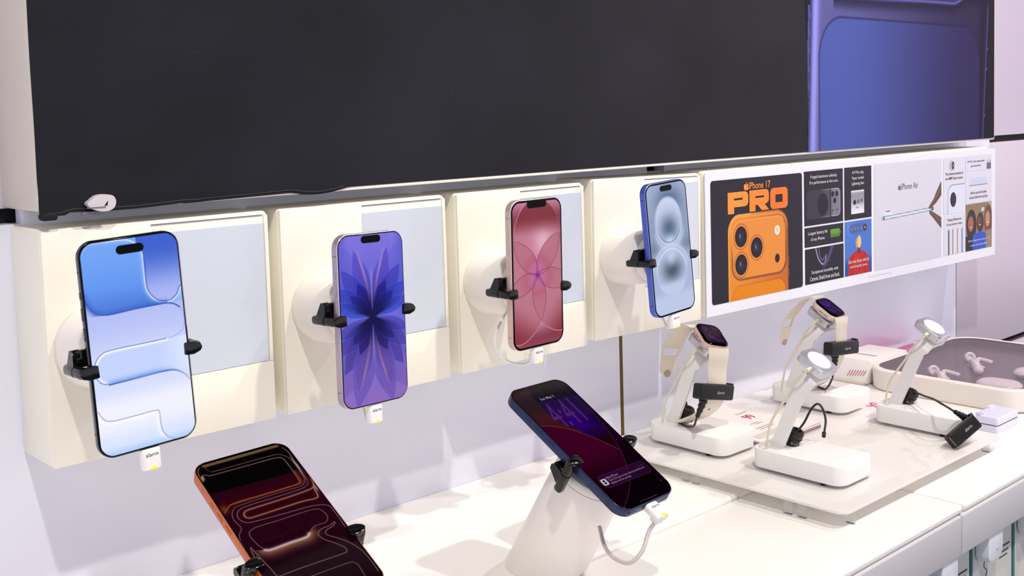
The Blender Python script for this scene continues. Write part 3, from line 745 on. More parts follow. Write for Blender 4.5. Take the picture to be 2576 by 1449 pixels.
def w_air(X, Z):
    c = mixc(full(X, (214, 222, 252)), (182, 192, 246), sst(-20, 26, Z)); c = mixc(c, (242, 242, 254), sst(-28, -45, Z)); c = mixc(c, (214, 226, 255), sst(-52, -74, Z))
    lobe = mixc(full(X, (172, 184, 245)), (62, 98, 206), sst(30, 70, Z))
    d1, s1, t1 = polydist(X, Z, AIR['p1r']); inl = (s1 > 0) & (X > 0) & (Z > 25)
    c = np.where(inl[..., None], lobe, c)
    pane = mixc(full(X, (92, 142, 238)), (116, 166, 246), sst(20, 78, Z)); pane = mixc(pane, (70, 112, 206), .6 * sst(45, 25, Z))
    db, sb, tb = polydist(X, Z, AIR['p1b'])
    inp = (Z > 24.6) & (s1 <= 0) | ((Z > 24.6) & (X < 5)); inp = inp & ~((sb < 0) & (X < -20))
    c = np.where(inp[..., None], pane, c)
    right = inp & (X > 8); c = np.where(right[..., None], mixc(pane, (150, 184, 250), sst(8, 35, X)), c)
    c = mixc(c, (250, 250, 255), .9 * np.exp(-(d1 / .55) ** 2)); c = mixc(c, (160, 200, 255), .55 * np.exp(-(d1 / 2.0) ** 2) * (s1 < 0))
    c = mixc(c, (40, 70, 150), .6 * np.exp(-((d1 - 1.0) / .5) ** 2) * (s1 > 0) * (Z < 60))
    low = sst(34, 24, Z) * 1.0
    c = mixc(c, (34, 70, 150), .95 * np.exp(-(db / .5) ** 2) * (Z > 20)); c = mixc(c, (60, 100, 200), .7 * np.exp(-(db / 2.6) ** 2) * (Z > 24.6) * (X < 24))
    c = mixc(c, (150, 160, 226), .7 * np.exp(-(db / .35) ** 2) * (Z <= 20))
    st3 = rrmask(X - 12, Z + 13.2, 92, 24.4, 12)
    c = mixc(c, (196, 212, 254), .9 * sst(.3, -.3, st3)); c = mixc(c, (224, 232, 255), .8 * sst(.3, -.3, st3) * sst(10, 36, X))
    d2, s2, t2 = polydist(X, Z, AIR['p2b']); d3, s3, t3 = polydist(X, Z, AIR['p3b'])
    c = mixc(c, (255, 255, 255), .85 * np.exp(-((d2 - .9) / 1.1) ** 2) * sst(.3, -.3, st3)); c = mixc(c, (70, 80, 170), .8 * np.exp(-(d2 / .3) ** 2))
    c = mixc(c, (30, 64, 140), .95 * np.exp(-(d3 / .55) ** 2) * sst(36, 20, X)); c = mixc(c, (120, 140, 210), .8 * np.exp(-(d3 / .3) ** 2) * (X > 20))
    c = mixc(c, (110, 150, 235), .75 * np.exp(-(d3 / 2.8) ** 2) * (Z > -25) * sst(30, 5, X))
    d4, s4, t4 = polydist(X, Z, AIR['p4'])
    c = mixc(c, (112, 124, 200), .85 * np.exp(-(d4 / .35) ** 2)); c = mixc(c, (255, 255, 255), .6 * np.exp(-((d4 - 1.6) / 1.5) ** 2) * (s4 < 0))
    c = mixc(c, (160, 196, 250), .7 * sst(-70, -77, Z))
    return island(c, X, Z, 68.9)
def petal(X, Z, cx, cz, ang, L, hw, p=1.0):
    a = math.radians(ang); dx, dz = math.cos(a), math.sin(a)
    s = ((X - cx) * dx + (Z - cz) * dz) / L; t = -(X - cx) * dz + (Z - cz) * dx
    w_ = hw * np.sin(np.pi * np.clip(s, 0, 1) ** p); return np.where((s > 0) & (s < 1), w_ - np.abs(t), -9.), s
def w_lav(X, Z):
    cx, cz = -.9, 1.8
    c = mixc(full(X, (112, 104, 214)), (146, 128, 224), sst(30, 74, np.abs(Z)) * .6)
    c = mixc(c, (140, 108, 188), sst(-10, -76, Z)); c = mixc(c, (84, 84, 204), .7 * sst(20, 36, np.abs(X)) * sst(-20, 40, Z))
    c = mixc(c, (166, 150, 214), .6 * np.exp(-((X) / 7) ** 2) * sst(60, 20, np.abs(Z)))
    up = [(73, 62, 8.6, (86, 72, 196)), (107, 62, 8.6, (86, 72, 196)), (54, 54, 9.0, (62, 64, 186)), (126, 54, 9.0, (62, 64, 186)), (36, 48, 8.5, (54, 70, 200)), (144, 48, 8.5, (54, 70, 200)),
          (64, 35, 6.6, (34, 24, 150)), (116, 35, 6.6, (34, 24, 150)), (42, 32, 6.2, (30, 40, 150)), (138, 32, 6.2, (30, 40, 150)), (19, 44, 6, (50, 70, 190)), (161, 44, 6, (50, 70, 190)),
          (-73, 64, 8.6, (84, 56, 150)), (-107, 64, 8.6, (84, 56, 150)), (-55, 56, 9.6, (74, 58, 150)), (-125, 56, 9.6, (74, 58, 150)), (-76, 80, 12, (108, 84, 176)), (-104, 80, 12, (108, 84, 176)),
          (-38, 48, 8.6, (78, 66, 160)), (-142, 48, 8.6, (78, 66, 160)), (-64, 35, 6.6, (44, 26, 96)), (-116, 35, 6.6, (44, 26, 96)), (-44, 32, 6, (48, 36, 120)), (-136, 32, 6, (48, 36, 120)), (-20, 44, 6, (70, 66, 170)), (-160, 44, 6, (70, 66, 170))]
    bgp = [(80, 84, 15, (118, 110, 222)), (100, 84, 15, (118, 110, 222)), (60, 80, 12, (96, 96, 208)), (120, 80, 12, (96, 96, 208)), (-60, 80, 14, (110, 84, 170)), (-120, 80, 14, (110, 84, 170))]
    for k, (ang, L, hw, col) in enumerate(bgp + up):
        m, s = petal(X, Z, cx, cz, ang, L, hw, 1.15)
        f = sst(-.15, .25, m)
        big = k < len(bgp)
        c = mixc(c, col, (.45 if big else .72) * f)
        c = mixc(c, (96, 112, 232), .55 * np.exp(-(m / .35) ** 2) * sst(.1, .4, s))
    # bright spear edges
    for sgn in (1, -1):
        for a0, zz, col1, col2 in ((83.5, 1, (110, 150, 255), (236, 150, 150)), (-83.5, -1, (130, 110, 210), (206, 140, 120))):
            dx = sgn * (1.0 + (np.abs(Z - cz) / 58.) ** 1.7 * 13.5) + cx
            v = (Z - cz) * zz; g = sst(4, 18, v) * sst(64, 46, v)
            c = mixc(c, col1, .7 * g * np.exp(-(((X - dx) * sgn + .8) / .9) ** 2)); c = mixc(c, col2, .7 * g * np.exp(-(((X - dx) * sgn - .5) / .8) ** 2))
    v = np.abs(Z - cz); c = mixc(c, (206, 180, 246), .95 * np.exp(-((X - cx) / (.5 + v * .035)) ** 2) * sst(3, 12, v) * sst(50, 14, v))
    q = np.hypot((X - cx), (Z - cz)); vert = np.abs(Z - cz) / (q + .01)
    dk_ = np.exp(-(q / 17.) ** 2) * sst(.12, .5, vert); c = mixc(c, (3, 0, 26), np.clip(dk_ * 1.25, 0, 1) * (1 - .9 * np.exp(-((X - cx) / .8) ** 2) * sst(4, 8, v)))
    c = mixc(c, (4, 0, 24), np.exp(-(q / 5.) ** 2)); c = mixc(c, (20, 14, 120), .55 * np.exp(-(q / 32.) ** 2) * sst(.2, .6, vert))
    return island(c, X, Z, 69.2, 21)
def w_pink(X, Z):
    cx, cz = -.5, -1.5; q = np.hypot(X - cx, Z - cz)
    c = mixc(full(X, (234, 198, 222)), (134, 58, 74), sst(34, 66, q)); c = mixc(c, (202, 136, 164), sst(52, 76, Z)); c = mixc(c, (156, 76, 92), .7 * sst(-60, -74, Z))
    els = [(90, 37.5, 31.5), (20, 36.5, 27.5), (-48, 36.5, 27.5), (239, 36.5, 27.0), (166, 36.5, 27.5)]
    cnt = np.zeros(X.shape); edge = np.zeros(X.shape); hi = np.zeros(X.shape)
    for k, (ang, L, hw) in enumerate(els):
        a = math.radians(ang); mx, mz = cx + L * math.cos(a), cz + L * math.sin(a)
        s = ((X - mx) * math.cos(a) + (Z - mz) * math.sin(a)) / L; t = (-(X - mx) * math.sin(a) + (Z - mz) * math.cos(a)) / hw
        rr_ = np.hypot(s, t); ins = sst(1.004, .996, rr_)
        col = mixc(full(X, (184, 112, 130)), (136, 52, 62), sst(-.1, .95, s))
        if k == 0:
            col = mixc(full(X, (190, 118, 136)), (224, 170, 190), np.exp(-((X - 8) / 13) ** 2 - ((Z - 30) / 16) ** 2)); col = mixc(col, (128, 50, 60), sst(36, 56, Z)); col = mixc(col, (146, 78, 90), .5 * sst(60, 72, Z))
        c = c * (1 - (ins * .93)[..., None]) + col * (ins * .93)[..., None]
        cnt += ins
        side = np.abs(rr_ - 1) * hw
        edge = np.maximum(edge, np.exp(-(side / .3) ** 2) * sst(.9, -.3, s)); hi = np.maximum(hi, np.exp(-((side) / .4) ** 2) * sst(-.2, .5, s) * (t > 0 if k in (0, 1, 3) else t < 9))
    c = mixc(c, (172, 66, 80), .42 * sst(1.4, 1.9, cnt) * np.exp(-((q - 15) / 7) ** 2))
    c = mixc(c, (192, 112, 166), .85 * np.exp(-(q / 15) ** 2)); c = mixc(c, (88, 34, 60), .6 * edge); c = mixc(c, (222, 170, 186), .75 * hi)
    c = mixc(c, (132, 24, 140), np.exp(-(q / 2.6) ** 1.2))
    d = rrmask(X, Z - 69.5, 26.5, 9.5, 3.2); c = mixc(c, (0, 0, 0), sst(.2, -.2, d)); return c
def w_blue(X, Z):
    c = mixc(full(X, (170, 182, 214)), (86, 104, 136), np.exp(-((X - 3) / 24) ** 2 - ((Z - 50) / 19) ** 2)); c = mixc(c, (118, 134, 164), .55 * np.exp(-((np.abs(X) - 29) / 7) ** 2 - ((Z - 22) / 22) ** 2))
    c = mixc(c, (112, 128, 156), .8 * np.exp(-((np.abs(X) - 30) / 12) ** 2 - ((Z - 2) / 9) ** 2))
    q = np.hypot((X - 0) / 23, (Z - 31) / 26.5); ins = sst(1.06, .9, q)
    dc = mixc(full(X, (202, 212, 238)), (84, 104, 136), np.exp(-((X) / 16) ** 2 - ((Z - 22) / 15) ** 2)); dc = mixc(dc, (196, 208, 236), np.exp(-((X) / 9) ** 2 - ((Z - 7) / 7) ** 2))
    c = c * (1 - ins[..., None]) + dc * ins[..., None]
    c = mixc(c, (214, 224, 246), .9 * np.exp(-((q - 1.0) / .035) ** 2) * sst(34, 16, Z)); c = mixc(c, (190, 204, 234), .7 * np.exp(-((q - 1.16) / .1) ** 2) * sst(26, 8, Z)); c = mixc(c, (70, 86, 110), .5 * np.exp(-((q - .94) / .03) ** 2) * sst(26, 12, Z))
    q2 = np.hypot((X + 1) / 26, (Z + 27) / 26); ins = sst(1.06, .95, q2)
    dc = mixc(full(X, (186, 200, 230)), (72, 80, 100), np.exp(-((X + .5) / 17) ** 2 - ((Z + 24) / 13) ** 2)); dc = mixc(dc, (188, 202, 234), np.exp(-((X + .5) / 9) ** 2 - ((Z + 9) / 9.5) ** 2)); dc = mixc(dc, (190, 202, 230), sst(-34, -44, Z))
    c = c * (1 - ins[..., None]) + dc * ins[..., None]
    c = mixc(c, (216, 226, 248), .9 * np.exp(-((q2 - 1.0) / .035) ** 2) * sst(-34, -16, Z)); c = mixc(c, (200, 212, 240), .7 * np.exp(-((q2 - 1.17) / .09) ** 2) * sst(-30, -10, Z)); c = mixc(c, (188, 200, 230), sst(-44, -56, Z))
    return island(c, X, Z, 66.6, 20.5, 6.2, (14, 16, 20))
def w_dark(X, Z):
    c = full(X, (12, 2, 10))
    e1, s1, _ = polydist(X, Z, [(-9, 76), (-10, 74), (-11.7, 68.8), (-14.8, 59.5), (-15.7, 49.2), (-15.2, 37.8), (-11.7, 28.4), (-6, 20)])
    a2, s2, _ = polydist(X, Z, [(-36, 29.5), (-34, 29.1), (-25.1, 26), (-11.6, 18.3), (4.6, 2.5), (19, -18.4)])
    a3, s3, _ = polydist(X, Z, [(22, 74), (23.5, 66.9), (27.2, 54.2), (29.8, 43), (30.9, 27.1), (29.7, 14), (25.8, -2.8), (20.4, -18.7), (12.4, -33.1), (0, -49.6), (-17.2, -62.9), (-30.6, -70.8)])
    hor = 52 - .08 * X
    c = mixc(c, (24, 2, 52), sst(-6, 0, hor - Z) * (Z < hor)); c = mixc(c, (40, 0, 104), np.exp(-((X - 6) / 16) ** 2 - ((Z - 22) / 18) ** 2) * 1.0); c = mixc(c, (4, 0, 34), .9 * sst(62, 52, Z) * (Z > hor))
    left = (s1 < 0); c = np.where(left[..., None], mixc(full(X, (40, 14, 22)), (58, 16, 20), sst(60, 30, Z)), c); c = mixc(c, (28, 18, 20), .6 * left * np.exp(-((Z - 52) / 9) ** 2))
    below = (s2 < 0) & (s3 < 0) & (Z < 30); bc = mixc(full(X, (58, 0, 32)), (16, 0, 8), sst(-8, -56, Z)); c = np.where(below[..., None], bc, c)
    c = np.where(((s3 > 0) & (Z < 44))[..., None], mixc(full(X, (22, 0, 18)), (6, 0, 4), sst(0, -50, Z)), c)
    c = np.where(((s2 > 0) & (s3 < 0) & (Z < 10) & (Z > -22))[..., None], mixc(full(X, (26, 2, 10)), (30, 0, 60), sst(-4, 6, Z)), c)
    c = mixc(c, (126, 66, 88), .9 * np.exp(-(a2 / .3) ** 2)); c = mixc(c, (72, 34, 66), .8 * np.exp(-(a3 / .35) ** 2)); c = mixc(c, (36, 6, 60), .5 * np.exp(-(e1 / .4) ** 2))
    d = rrmask(X - .2, Z + 43.2, 61.5, 13.6, 5.5); c = mixc(c, (60, 10, 66), .55 * sst(.2, -.2, d)); c = mixc(c, (84, 40, 66), .6 * np.exp(-(d / .3) ** 2))
    d = rrmask(X + 26, Z + 43.3, 6.8, 6.8, 1.6); c = mixc(c, (176, 180, 200), sst(.15, -.15, d)); d = rrmask(X + 26, Z + 43.3, 2.6, 4.2, .6); c = mixc(c, (16, 10, 18), sst(.15, -.15, d)); c = mixc(c, (240, 240, 245), sst(.6, .3, np.hypot(X + 26, Z + 43.3)))
    c = mixc(c, (84, 62, 76), .7 * sst(.3, -.2, rrmask(X, Z + 71.8, 24, .7, .3)))
    c = mixc(c, (200, 195, 200), sst(.5, .2, np.hypot(X - 29, Z + 61))); c = mixc(c, (60, 50, 60), .8 * sst(.9, .4, np.hypot(X - 4, Z - 70)))
    return c
ORG = dict(
 T1=[(-26.8,68.8),(-20.2,68.6),(4,68.5),(22.5,68.1),(28.2,66.8),(32.2,62),(34,55.6),(34.2,46.8),(33.6,38.5),(32.3,33.1),(29.8,29.9),(25.4,28.3),(5,28.6),(-23,28),(-28.5,26.6),(-31.8,22.2),(-33.2,17),(-32.7,12.3),(-31.9,8.1),(-33,4.8),(-35.8,1.6),(-37.5,-3.8),(-37.8,-11.1)],
 T1l=[(-30.6,77.3),(-29.6,75.4),(-29.3,72),(-26.8,68.8)],
 T2=[(-33.7,76.3),(-36.1,73.1),(-37.2,68.3),(-36.8,61.5),(-35.6,66.4),(-33.5,67.8),(-29.4,65.6),(-17.8,65.2),(2.3,64.9),(22.8,64.5),(28,62.2),(29,55.9),(28.8,43),(28.4,34.1),(25.9,31.7),(18.6,31.3),(-1.6,31.5),(-25.1,31.8),(-31.5,29.6),(-36.1,25.1)],
 T0b=[(33.7,73.6),(35.6,66.3),(34.8,57.1),(34.7,47.9),(34.2,39.5),(34.1,32.9),(32.2,28.3),(27,25.8),(7.3,25.2),(-18.4,25.4),(-25.2,24),(-28.6,20.7),(-29.6,16),(-27.4,11.1),(-23.3,9.2),(-16.8,8.5),(4,7.2),(24.7,5.9),(34.9,2),(36.6,-4.9),(36.1,-23.3)],
 T3=[(37.9,33.6),(36.5,26.4),(34,23.3),(26.3,22),(5.5,21.4),(-18.3,21.4),(-22.5,20.6),(-24.5,18.2),(-24.5,15.3),(-22.5,13.7),(-18.2,13.1),(17.5,13.2),(30.2,12.1),(33.6,14.6),(34.6,23.6)],
 L4=[(-26,-19.1),(-27.9,-14.5),(-29.6,-6.9),(-29.5,-1.3),(-27.4,1.5),(-21.5,3.3),(-5.7,2.8),(18.1,2.8),(26.2,1.5),(29.1,-2.2),(29.3,-8.3),(27.5,-11.5),(24.1,-13.2),(16.9,-13.2),(12.5,-15),(8.8,-18.5)],
 G=[(-26.1,-19.3),(-21.9,-20.7),(-8.1,-20.4),(5.4,-20.4),(9.3,-18)],
 L5=[(-36,-24.1),(-34.3,-13.1),(-33.2,-18.2),(-31.7,-28),(-30.2,-37.6),(-29.5,-43.2),(-27.3,-45.1),(-11.5,-44.8),(20.7,-45.5),(25.1,-44.4),(25.6,-40.9),(21.9,-34.8),(16.2,-27.7),(14.5,-23),(15.7,-19.8),(19.7,-17.7),(26.8,-17.1),(31.3,-15.2),(30.8,-17),(27.8,-18.9),(22.2,-20.2),(20.1,-22.4),(20.5,-25.2),(24.7,-29.7),(29,-34.9),(32.8,-41.1),(35.4,-49.3),(36.2,-60.3),(35.9,-70.5)],
 L6=[(-36,-54.6),(-8.9,-54.5),(6.2,-54.5),(20.2,-54.8),(24.3,-55.8),(25.9,-59.7),(25.1,-70.9)])
def w_org(X, Z):
    band = 45.6 - .045 * X  # black above this edge, maroon below: ceiling and sign reflections painted in
    c = mixc(full(X, (36, 0, 18)), (20, 0, 8), sst(10, -60, Z)); c = mixc(c, (50, 0, 8), .8 * np.exp(-((Z - 34) / 6) ** 2) * (X > -34)); c = mixc(c, (48, 0, 6), .8 * np.exp(-((Z - 17) / 4) ** 2) * (np.abs(X - 5) < 28))
    c = mixc(c, (2, 0, 1), sst(-.4, .4, Z - band))
    def ln(k, col, w_, f=1., glow=None, side=0, gw=1.6):
        nonlocal c
        d, s, T = polydist(X, Z, ORG[k])
        if glow is not None:
            g = np.exp(-(d / gw) ** 2) * .7
            if side: g = g * (s * side > 0)
            c = mixc(c, glow, g)
        c = mixc(c, col, f * np.exp(-(d / w_) ** 2)); return d, s, T
    ln('T1', (128, 88, 92), .38, .85); ln('T1l', (60, 46, 36), .4, .8); ln('T2', (158, 112, 92), .42, .85)
    d, s, T = polydist(X, Z, ORG['T2']); k = np.exp(-(d / 2.2) ** 2) * (Z > 30) * (Z < 46) * .8; c = mixc(c, (124, 64, 24), k * (s > 0)); c = mixc(c, (120, 62, 14), .8 * np.exp(-((X + 35) / 3) ** 2 - ((Z - 28.5) / 4) ** 2))
    c = mixc(c, (190, 180, 160), .8 * np.exp(-((X + 35.6) / 1.0) ** 2 - ((Z - 65) / 2.6) ** 2))
    ln('T0b', (140, 104, 104), .38, .85); ln('T3', (168, 126, 104), .42, .9, (96, 50, 34), 0, 1.3); ln('L4', (130, 92, 84), .36, .9); ln('L5', (142, 104, 102), .36, .9); ln('L6', (128, 96, 90), .36, .85)
    for z0, col, w_ in ((77.7, (150, 116, 70), .5), (76.6, (128, 92, 66), .7), (75.7, (110, 84, 48), .5)):
        q = np.abs(Z - (z0 - .0 * X)); g = np.exp(-(q / w_) ** 2) * sst(-33, -29, X) * sst(34, 30, X); c = mixc(c, col, .9 * g)
    d, s, T = polydist(X, Z, ORG['T0b']); c = mixc(c, (176, 150, 146), .9 * np.exp(-(d / 1.0) ** 2) * np.exp(-((Z - 50) / 9) ** 2) * (X > 30)); c = mixc(c, (70, 30, 50), .8 * ((X > 29) & (X < 34.6) & (Z < 32) & (Z > 26)) * np.exp(-(d / 1.2) ** 2))
    d, s, T = polydist(X, Z, ORG['G']); c = mixc(c, (132, 84, 64), np.exp(-(d / 6.0) ** 2) * (s < 0) * .95); c = mixc(c, (90, 40, 20), np.exp(-(d / 2.2) ** 2) * (s > 0) * .6); c = mixc(c, (186, 166, 172), np.exp(-(d / 1.3) ** 2))
    c = mixc(c, (200, 175, 160), .7 * np.exp(-((X - 36.2) / 1.0) ** 2 - ((Z - 22) / 3.5) ** 2))
    c = mixc(c, (30, 22, 14), .7 * sst(1.6, .8, np.hypot(X - 1, Z - 71.5)))
    return c

def phone(key, name_mats, wall, label, group=None):
    c, r, up, w_, h_, t_ = PH[key]; M = PM[key]; body_m, rim_m, bez = name_mats
    ph = thing('smartphone', label, 'phone', M, group)
    R_ = .0118 if key != 'dark' else .0125
    part('frame', slabY(w_, h_, R_, .0004, t_, .0009 if key != 'air' else .0014, n=14), body_m, ph)
    part('front_glass', slabY(w_ - .0013, h_ - .0013, R_ - .0006, -.0001, .0012, .0004, n=14), M_glass, ph)
    part('rim', loft([[(x, .0003, z) for x, z in rr(w_ - .0002, h_ - .0002, R_, 14)], [(x, -.00005, z) for x, z in rr(w_ - .0011, h_ - .0011, R_ - .0005, 14)]], cap=(False, False)), rim_m, ph)
    W_, H_ = (w_ * 1000 - 2 * bez), (h_ * 1000 - 2 * bez); rad = R_ * 1000 - bez
    fn = lambda X, Z: mixc(wall(X, Z), (0, 0, 0), sst(-.12, .2, rrmask(X, Z, W_, H_, rad)))
    grid_mesh('display', W_, H_, -.00014 * 1000, fn, M_screen, ph, M, .34, lambda X, Z: rrmask(X, Z, W_, H_, rad) < .35)
    xl = -w_ / 2
    for zc_, ln_ in ((.0405, .0052), (.0272, .0095), (.0128, .0095)):
        b = B(); slabY(.0026, ln_, .0013, 0, .0008, .0003, n=5, bm=b)
        for v in b.verts: v.co = Vector((xl - .00035 + v.co.y * .8 - .0002, t_ * .52 + v.co.x, zc_ + v.co.z))
        part('side_button', b, body_m, ph)
    for zc_ in (.0570, -.0590):
        part('antenna_band', BX(xl - .00006, xl + .0004, .0011, t_ - .0011, zc_ - .0004, zc_ + .0004), ink(*[int(v) for v in bandcol[key]]), ph)
    part('antenna_band', BX(.0205, .0213, .0011, t_ - .0011, h_ / 2 - .0003, h_ / 2 + .00006), ink(*[int(v) for v in bandcol[key]]), ph)
    if key in ('dark', 'orange'):
        hb = B()
        for a in [-.026 + i * .0021 for i in range(5)] + [.0166 + i * .0021 for i in range(5)]:
            box(hb, a - .00055, a + .00055, t_ / 2 - .00055, t_ / 2 + .00055, -h_ / 2 - .00008, -h_ / 2 + .0004)
        part('speaker_holes', hb, M_slot, ph)
        # rear camera plateau
        part('camera_plateau', slabY(w_ - .008, .034, .012, t_ - .0005, t_ + .0035, .0015, cz=h_ / 2 - .023), body_m, ph)
    return ph
bandcol = dict(air=(60, 62, 70), lav=(128, 116, 132), pink=(176, 150, 146), blue=(52, 62, 120), dark=(40, 44, 66), orange=(196, 96, 52))
M_air = mat('dark_polished_titanium', (96, 98, 106), .12, metal=.95, noise=.05)
M_air_r = mat('near_black_rim', (30, 31, 38), .15, metal=.6, noise=.05)
M_lav = mat('lavender_aluminium', (186, 172, 190), .34, metal=.45, noise=.03)
M_lav_r = mat('pale_lavender_rim', (226, 218, 228), .25, metal=.5, noise=.03)
M_pk = mat('blush_aluminium', (218, 192, 184), .36, metal=.4, noise=.03)
M_pk_r = mat('pale_blush_rim', (238, 218, 212), .25, metal=.5, noise=.03)
M_bl = mat('ultramarine_aluminium', (84, 104, 204), .34, metal=.35, noise=.03)
M_bl_r = mat('light_blue_rim', (150, 166, 240), .25, metal=.5, noise=.03)
M_db = mat('deep_blue_aluminium', (48, 58, 92), .32, metal=.5, noise=.03)
M_db_r = mat('blue_rim', (52, 66, 110), .22, metal=.6, noise=.03)
M_og = mat('burnt_orange_aluminium', (204, 112, 66), .32, metal=.5, noise=.03)
M_og_r = mat('bright_orange_rim', (224, 124, 56), .22, metal=.6, noise=.03)
phone('air', (M_air, M_air_r, 1.6), w_air, 'large thin phone with a black edge and pale blue wavy wallpaper, leftmost on the wall')
phone('lav', (M_lav, M_lav_r, 1.5), w_lav, 'lavender phone showing a violet petal wallpaper on the second ticket box')
phone('pink', (M_pk, M_pk_r, 2.6), w_pink, 'pink phone with a top notch and rose petal wallpaper on the third ticket box')
phone('blue', (M_bl, M_bl_r, 2.3), w_blue, 'blue phone with a grey blue hourglass wallpaper on the fourth ticket box')
pd_ = phone('dark', (M_db, M_db_r, 1.4), w_dark, 'dark blue phone with a purple lock screen on the slanted white stand')
po_ = phone('orange', (M_og, M_og_r, 1.4), w_org, 'orange edged phone with contour line wallpaper at the bottom edge of the photo')
def lm(name, c, es=1): return mat(name, (0, 0, 0), .3, spec=0, emit=c, es=es, noise=.01)
disp = [o for o in pd_.children if o.name.startswith('display')][0]
M = PM['dark']
lettering('Sun May 3', -.0093, .0078, .0538, .0576, -.00022, lm('pale_text_light', (150, 145, 170)), disp, M, .006)
lettering('4:41', -.0160, .0190, .0195, .0510, -.00022, lm('violet_text_light', (74, 34, 106)), disp, M, .0)
lt = lm('notification_text_light', (128, 112, 134))
lettering('Meet iPhone', -.0211, -.0064, -.0415, -.0390, -.00022, lt, disp, M, .008)
lettering('Open this app to learn about products on', -.0209, .0256, -.0450, -.0422, -.00022, lt, disp, M, .008)
lettering('display and see pricing.', -.0211, .0049, -.0481, -.0454, -.00022, lt, disp, M, .008)
lettering('2m ago', .0200, .0270, -.0415, -.0398, -.00022, lm('faint_text_light', (76, 52, 84)), disp, M, .004)
disp = [o for o in po_.children if o.name.startswith('display')][0]
lettering('iPhone 17 Pro Max', -.0247, .0221, -.0130, -.0085, -.00022, lm('maroon_text_light', (44, 10, 26)), disp, PM['orange'], .0)

# ------------------------------------------------------------------ clamps and plugs
def clamp(parent, key, jl, jr):
    M = PM[key]; w_ = PH[key][3]; t_ = PH[key][5]; w2 = w_ / 2
    for sgn, jb in ((-1, jl), (1, jr)):
        arm = B()
        # barrel behind the jaw, running backwards
        ring = [(a, b) for a, b in rr(.0076, .0076, .0026, 5)]
        xo = sgn * (w2 + .0050)
        prof = [(-.0032, .55), (-.0026, .85), (.0000, 1.0), (.0100, 1.0), (.0102, .9), (.0112, .9), (.0114, 1.04), (.0265, 1.04), (.0280, .9), (.0288, .6)]
        rings = [[(xo + a * s, y, jb + b * s) for a, b in ring] for y, s in prof]
        loft(rings, arm)
        # strut plate rising from the barrel, then a bridge to the hub
        x0_, x1_ = sorted((xo - sgn * .0030, xo + sgn * .0022))
        if sgn > 0: x0_, x1_ = xo - .016, xo - .0085
        pl = [(.0262, jb - .001), (.0118, jb - .001), (.0105, jb + .0125), (.0125, jb + .0155), (.0165, jb + .0150)]
        a = [arm.verts.new((x0_, y, z)) for y, z in pl]; c = [arm.verts.new((x1_, y, z)) for y, z in pl]
        arm.faces.new(a); arm.faces.new(c[::-1])
        for i in range(5): arm.faces.new((a[i], c[i], c[(i + 1) % 5], a[(i + 1) % 5]))
        bx0, bx1 = sorted((sgn * .012, xo))
        box(arm, bx0, bx1, .0108, .0160, jb + .0050, jb + .0148, bev=.0006)
        # ribbed spring housing behind the phone
        for k in range(5):
            y = .0125 + .0022 * k
            box(arm, min(sgn * (w2 - .006), sgn * (w2 + .0015)), max(sgn * (w2 - .006), sgn * (w2 + .0015)), y, y + .0014, jb + .002, jb + .0115, bev=.0004)
        ao = part('clamp_arm', arm, M_blackG, parent, M)
        jaw = B()
        inn = sgn * (w2 - .0052) ; outr = sgn * (w2 + .0088)
        poly = [(inn, jb - .0046), (inn + sgn * .0004, jb + .0044), (inn + sgn * .004, jb + .0049), (inn + sgn * .0085, jb + .0044), (outr - sgn * .0016, jb + .0024), (outr, jb - .0004), (outr - sgn * .0018, jb - .0034), (inn + sgn * .007, jb - .0052)]
        if sgn > 0: poly = poly[::-1]
        prismY(poly, -.0042, -.0006, .0009, jaw)
        # the jaw thickens outwards over the phone's edge
        box(jaw, min(sgn * (w2 + .0012), sgn * (w2 + .0078)), max(sgn * (w2 + .0012), sgn * (w2 + .0078)), -.0012, .0045, jb - .0038, jb + .0036, bev=.001)
        part('jaw', jaw, M_blackG, ao, M)
    hub = B()
    slabY(.036, .032, .010, t_ + .0004, t_ + .0105, .001, cz=(jl + jr) / 2 * .5 + .008, bm=hub)
    part('clamp_hub', hub, M_blackS, parent, M)

def plug(key, label, cable):
    M = PM[key]; h_ = PH[key][4]; t_ = PH[key][5]
    pg = thing('alarm_plug', label, 'plug', M @ Matrix.Translation((0, t_ / 2, -h_ / 2 - .008)), 'white alarm plugs')
    zb, zt = -h_ / 2 - .0158, -h_ / 2 - .0003
    y0, y1 = t_ / 2 - .0036, t_ / 2 + .0036
    b = B(); rings = []
    for z, s, dz in ((zt, .86, 0), (zt - .0007, .97, 0), (zt - .002, 1, 0), (zb + .0012, .985, 0), (zb, .93, 0)):
        rings.append([(x * s, (y0 + y1) / 2 + y * s, z) for x, y in rr(.0150, .0072, .0030, 6)])
    loft(rings, b)
    part('shell', b, M_whiteP, pg, M)
    b = B(); rings = []
    for z, s in ((zt - .006, .3), (zt - .008, .8), (zb + .002, .9), (zb + .0006, .7)):
        rings.append([(x * s * .8, y1 - .0008 + (y + .0026) * s, z) for x, y in rr(.0150, .0060, .0026, 6)])
    loft(rings, b); part('strain_relief', b, M_whiteP, pg, M)
    part('lamp', slabY(.0042, .0022, .0010, y0 - .0004, y0 + .003, .0004, cx=.0008, cz=zb + .0009), M_yellow, pg, M)
    lettering('alarm', -.0046, .0050, zt - .0058, zt - .0030, y0 - .00012, M_txt, pg, M, .004)
    if cable: part('cable', tube(cable, .0017 if key == 'dark' else .0014, 10, 8), mat('cable_sheath', (206, 196, 192), .5, noise=.03) if key == 'dark' else M_whiteP, pg, M)
    return pg

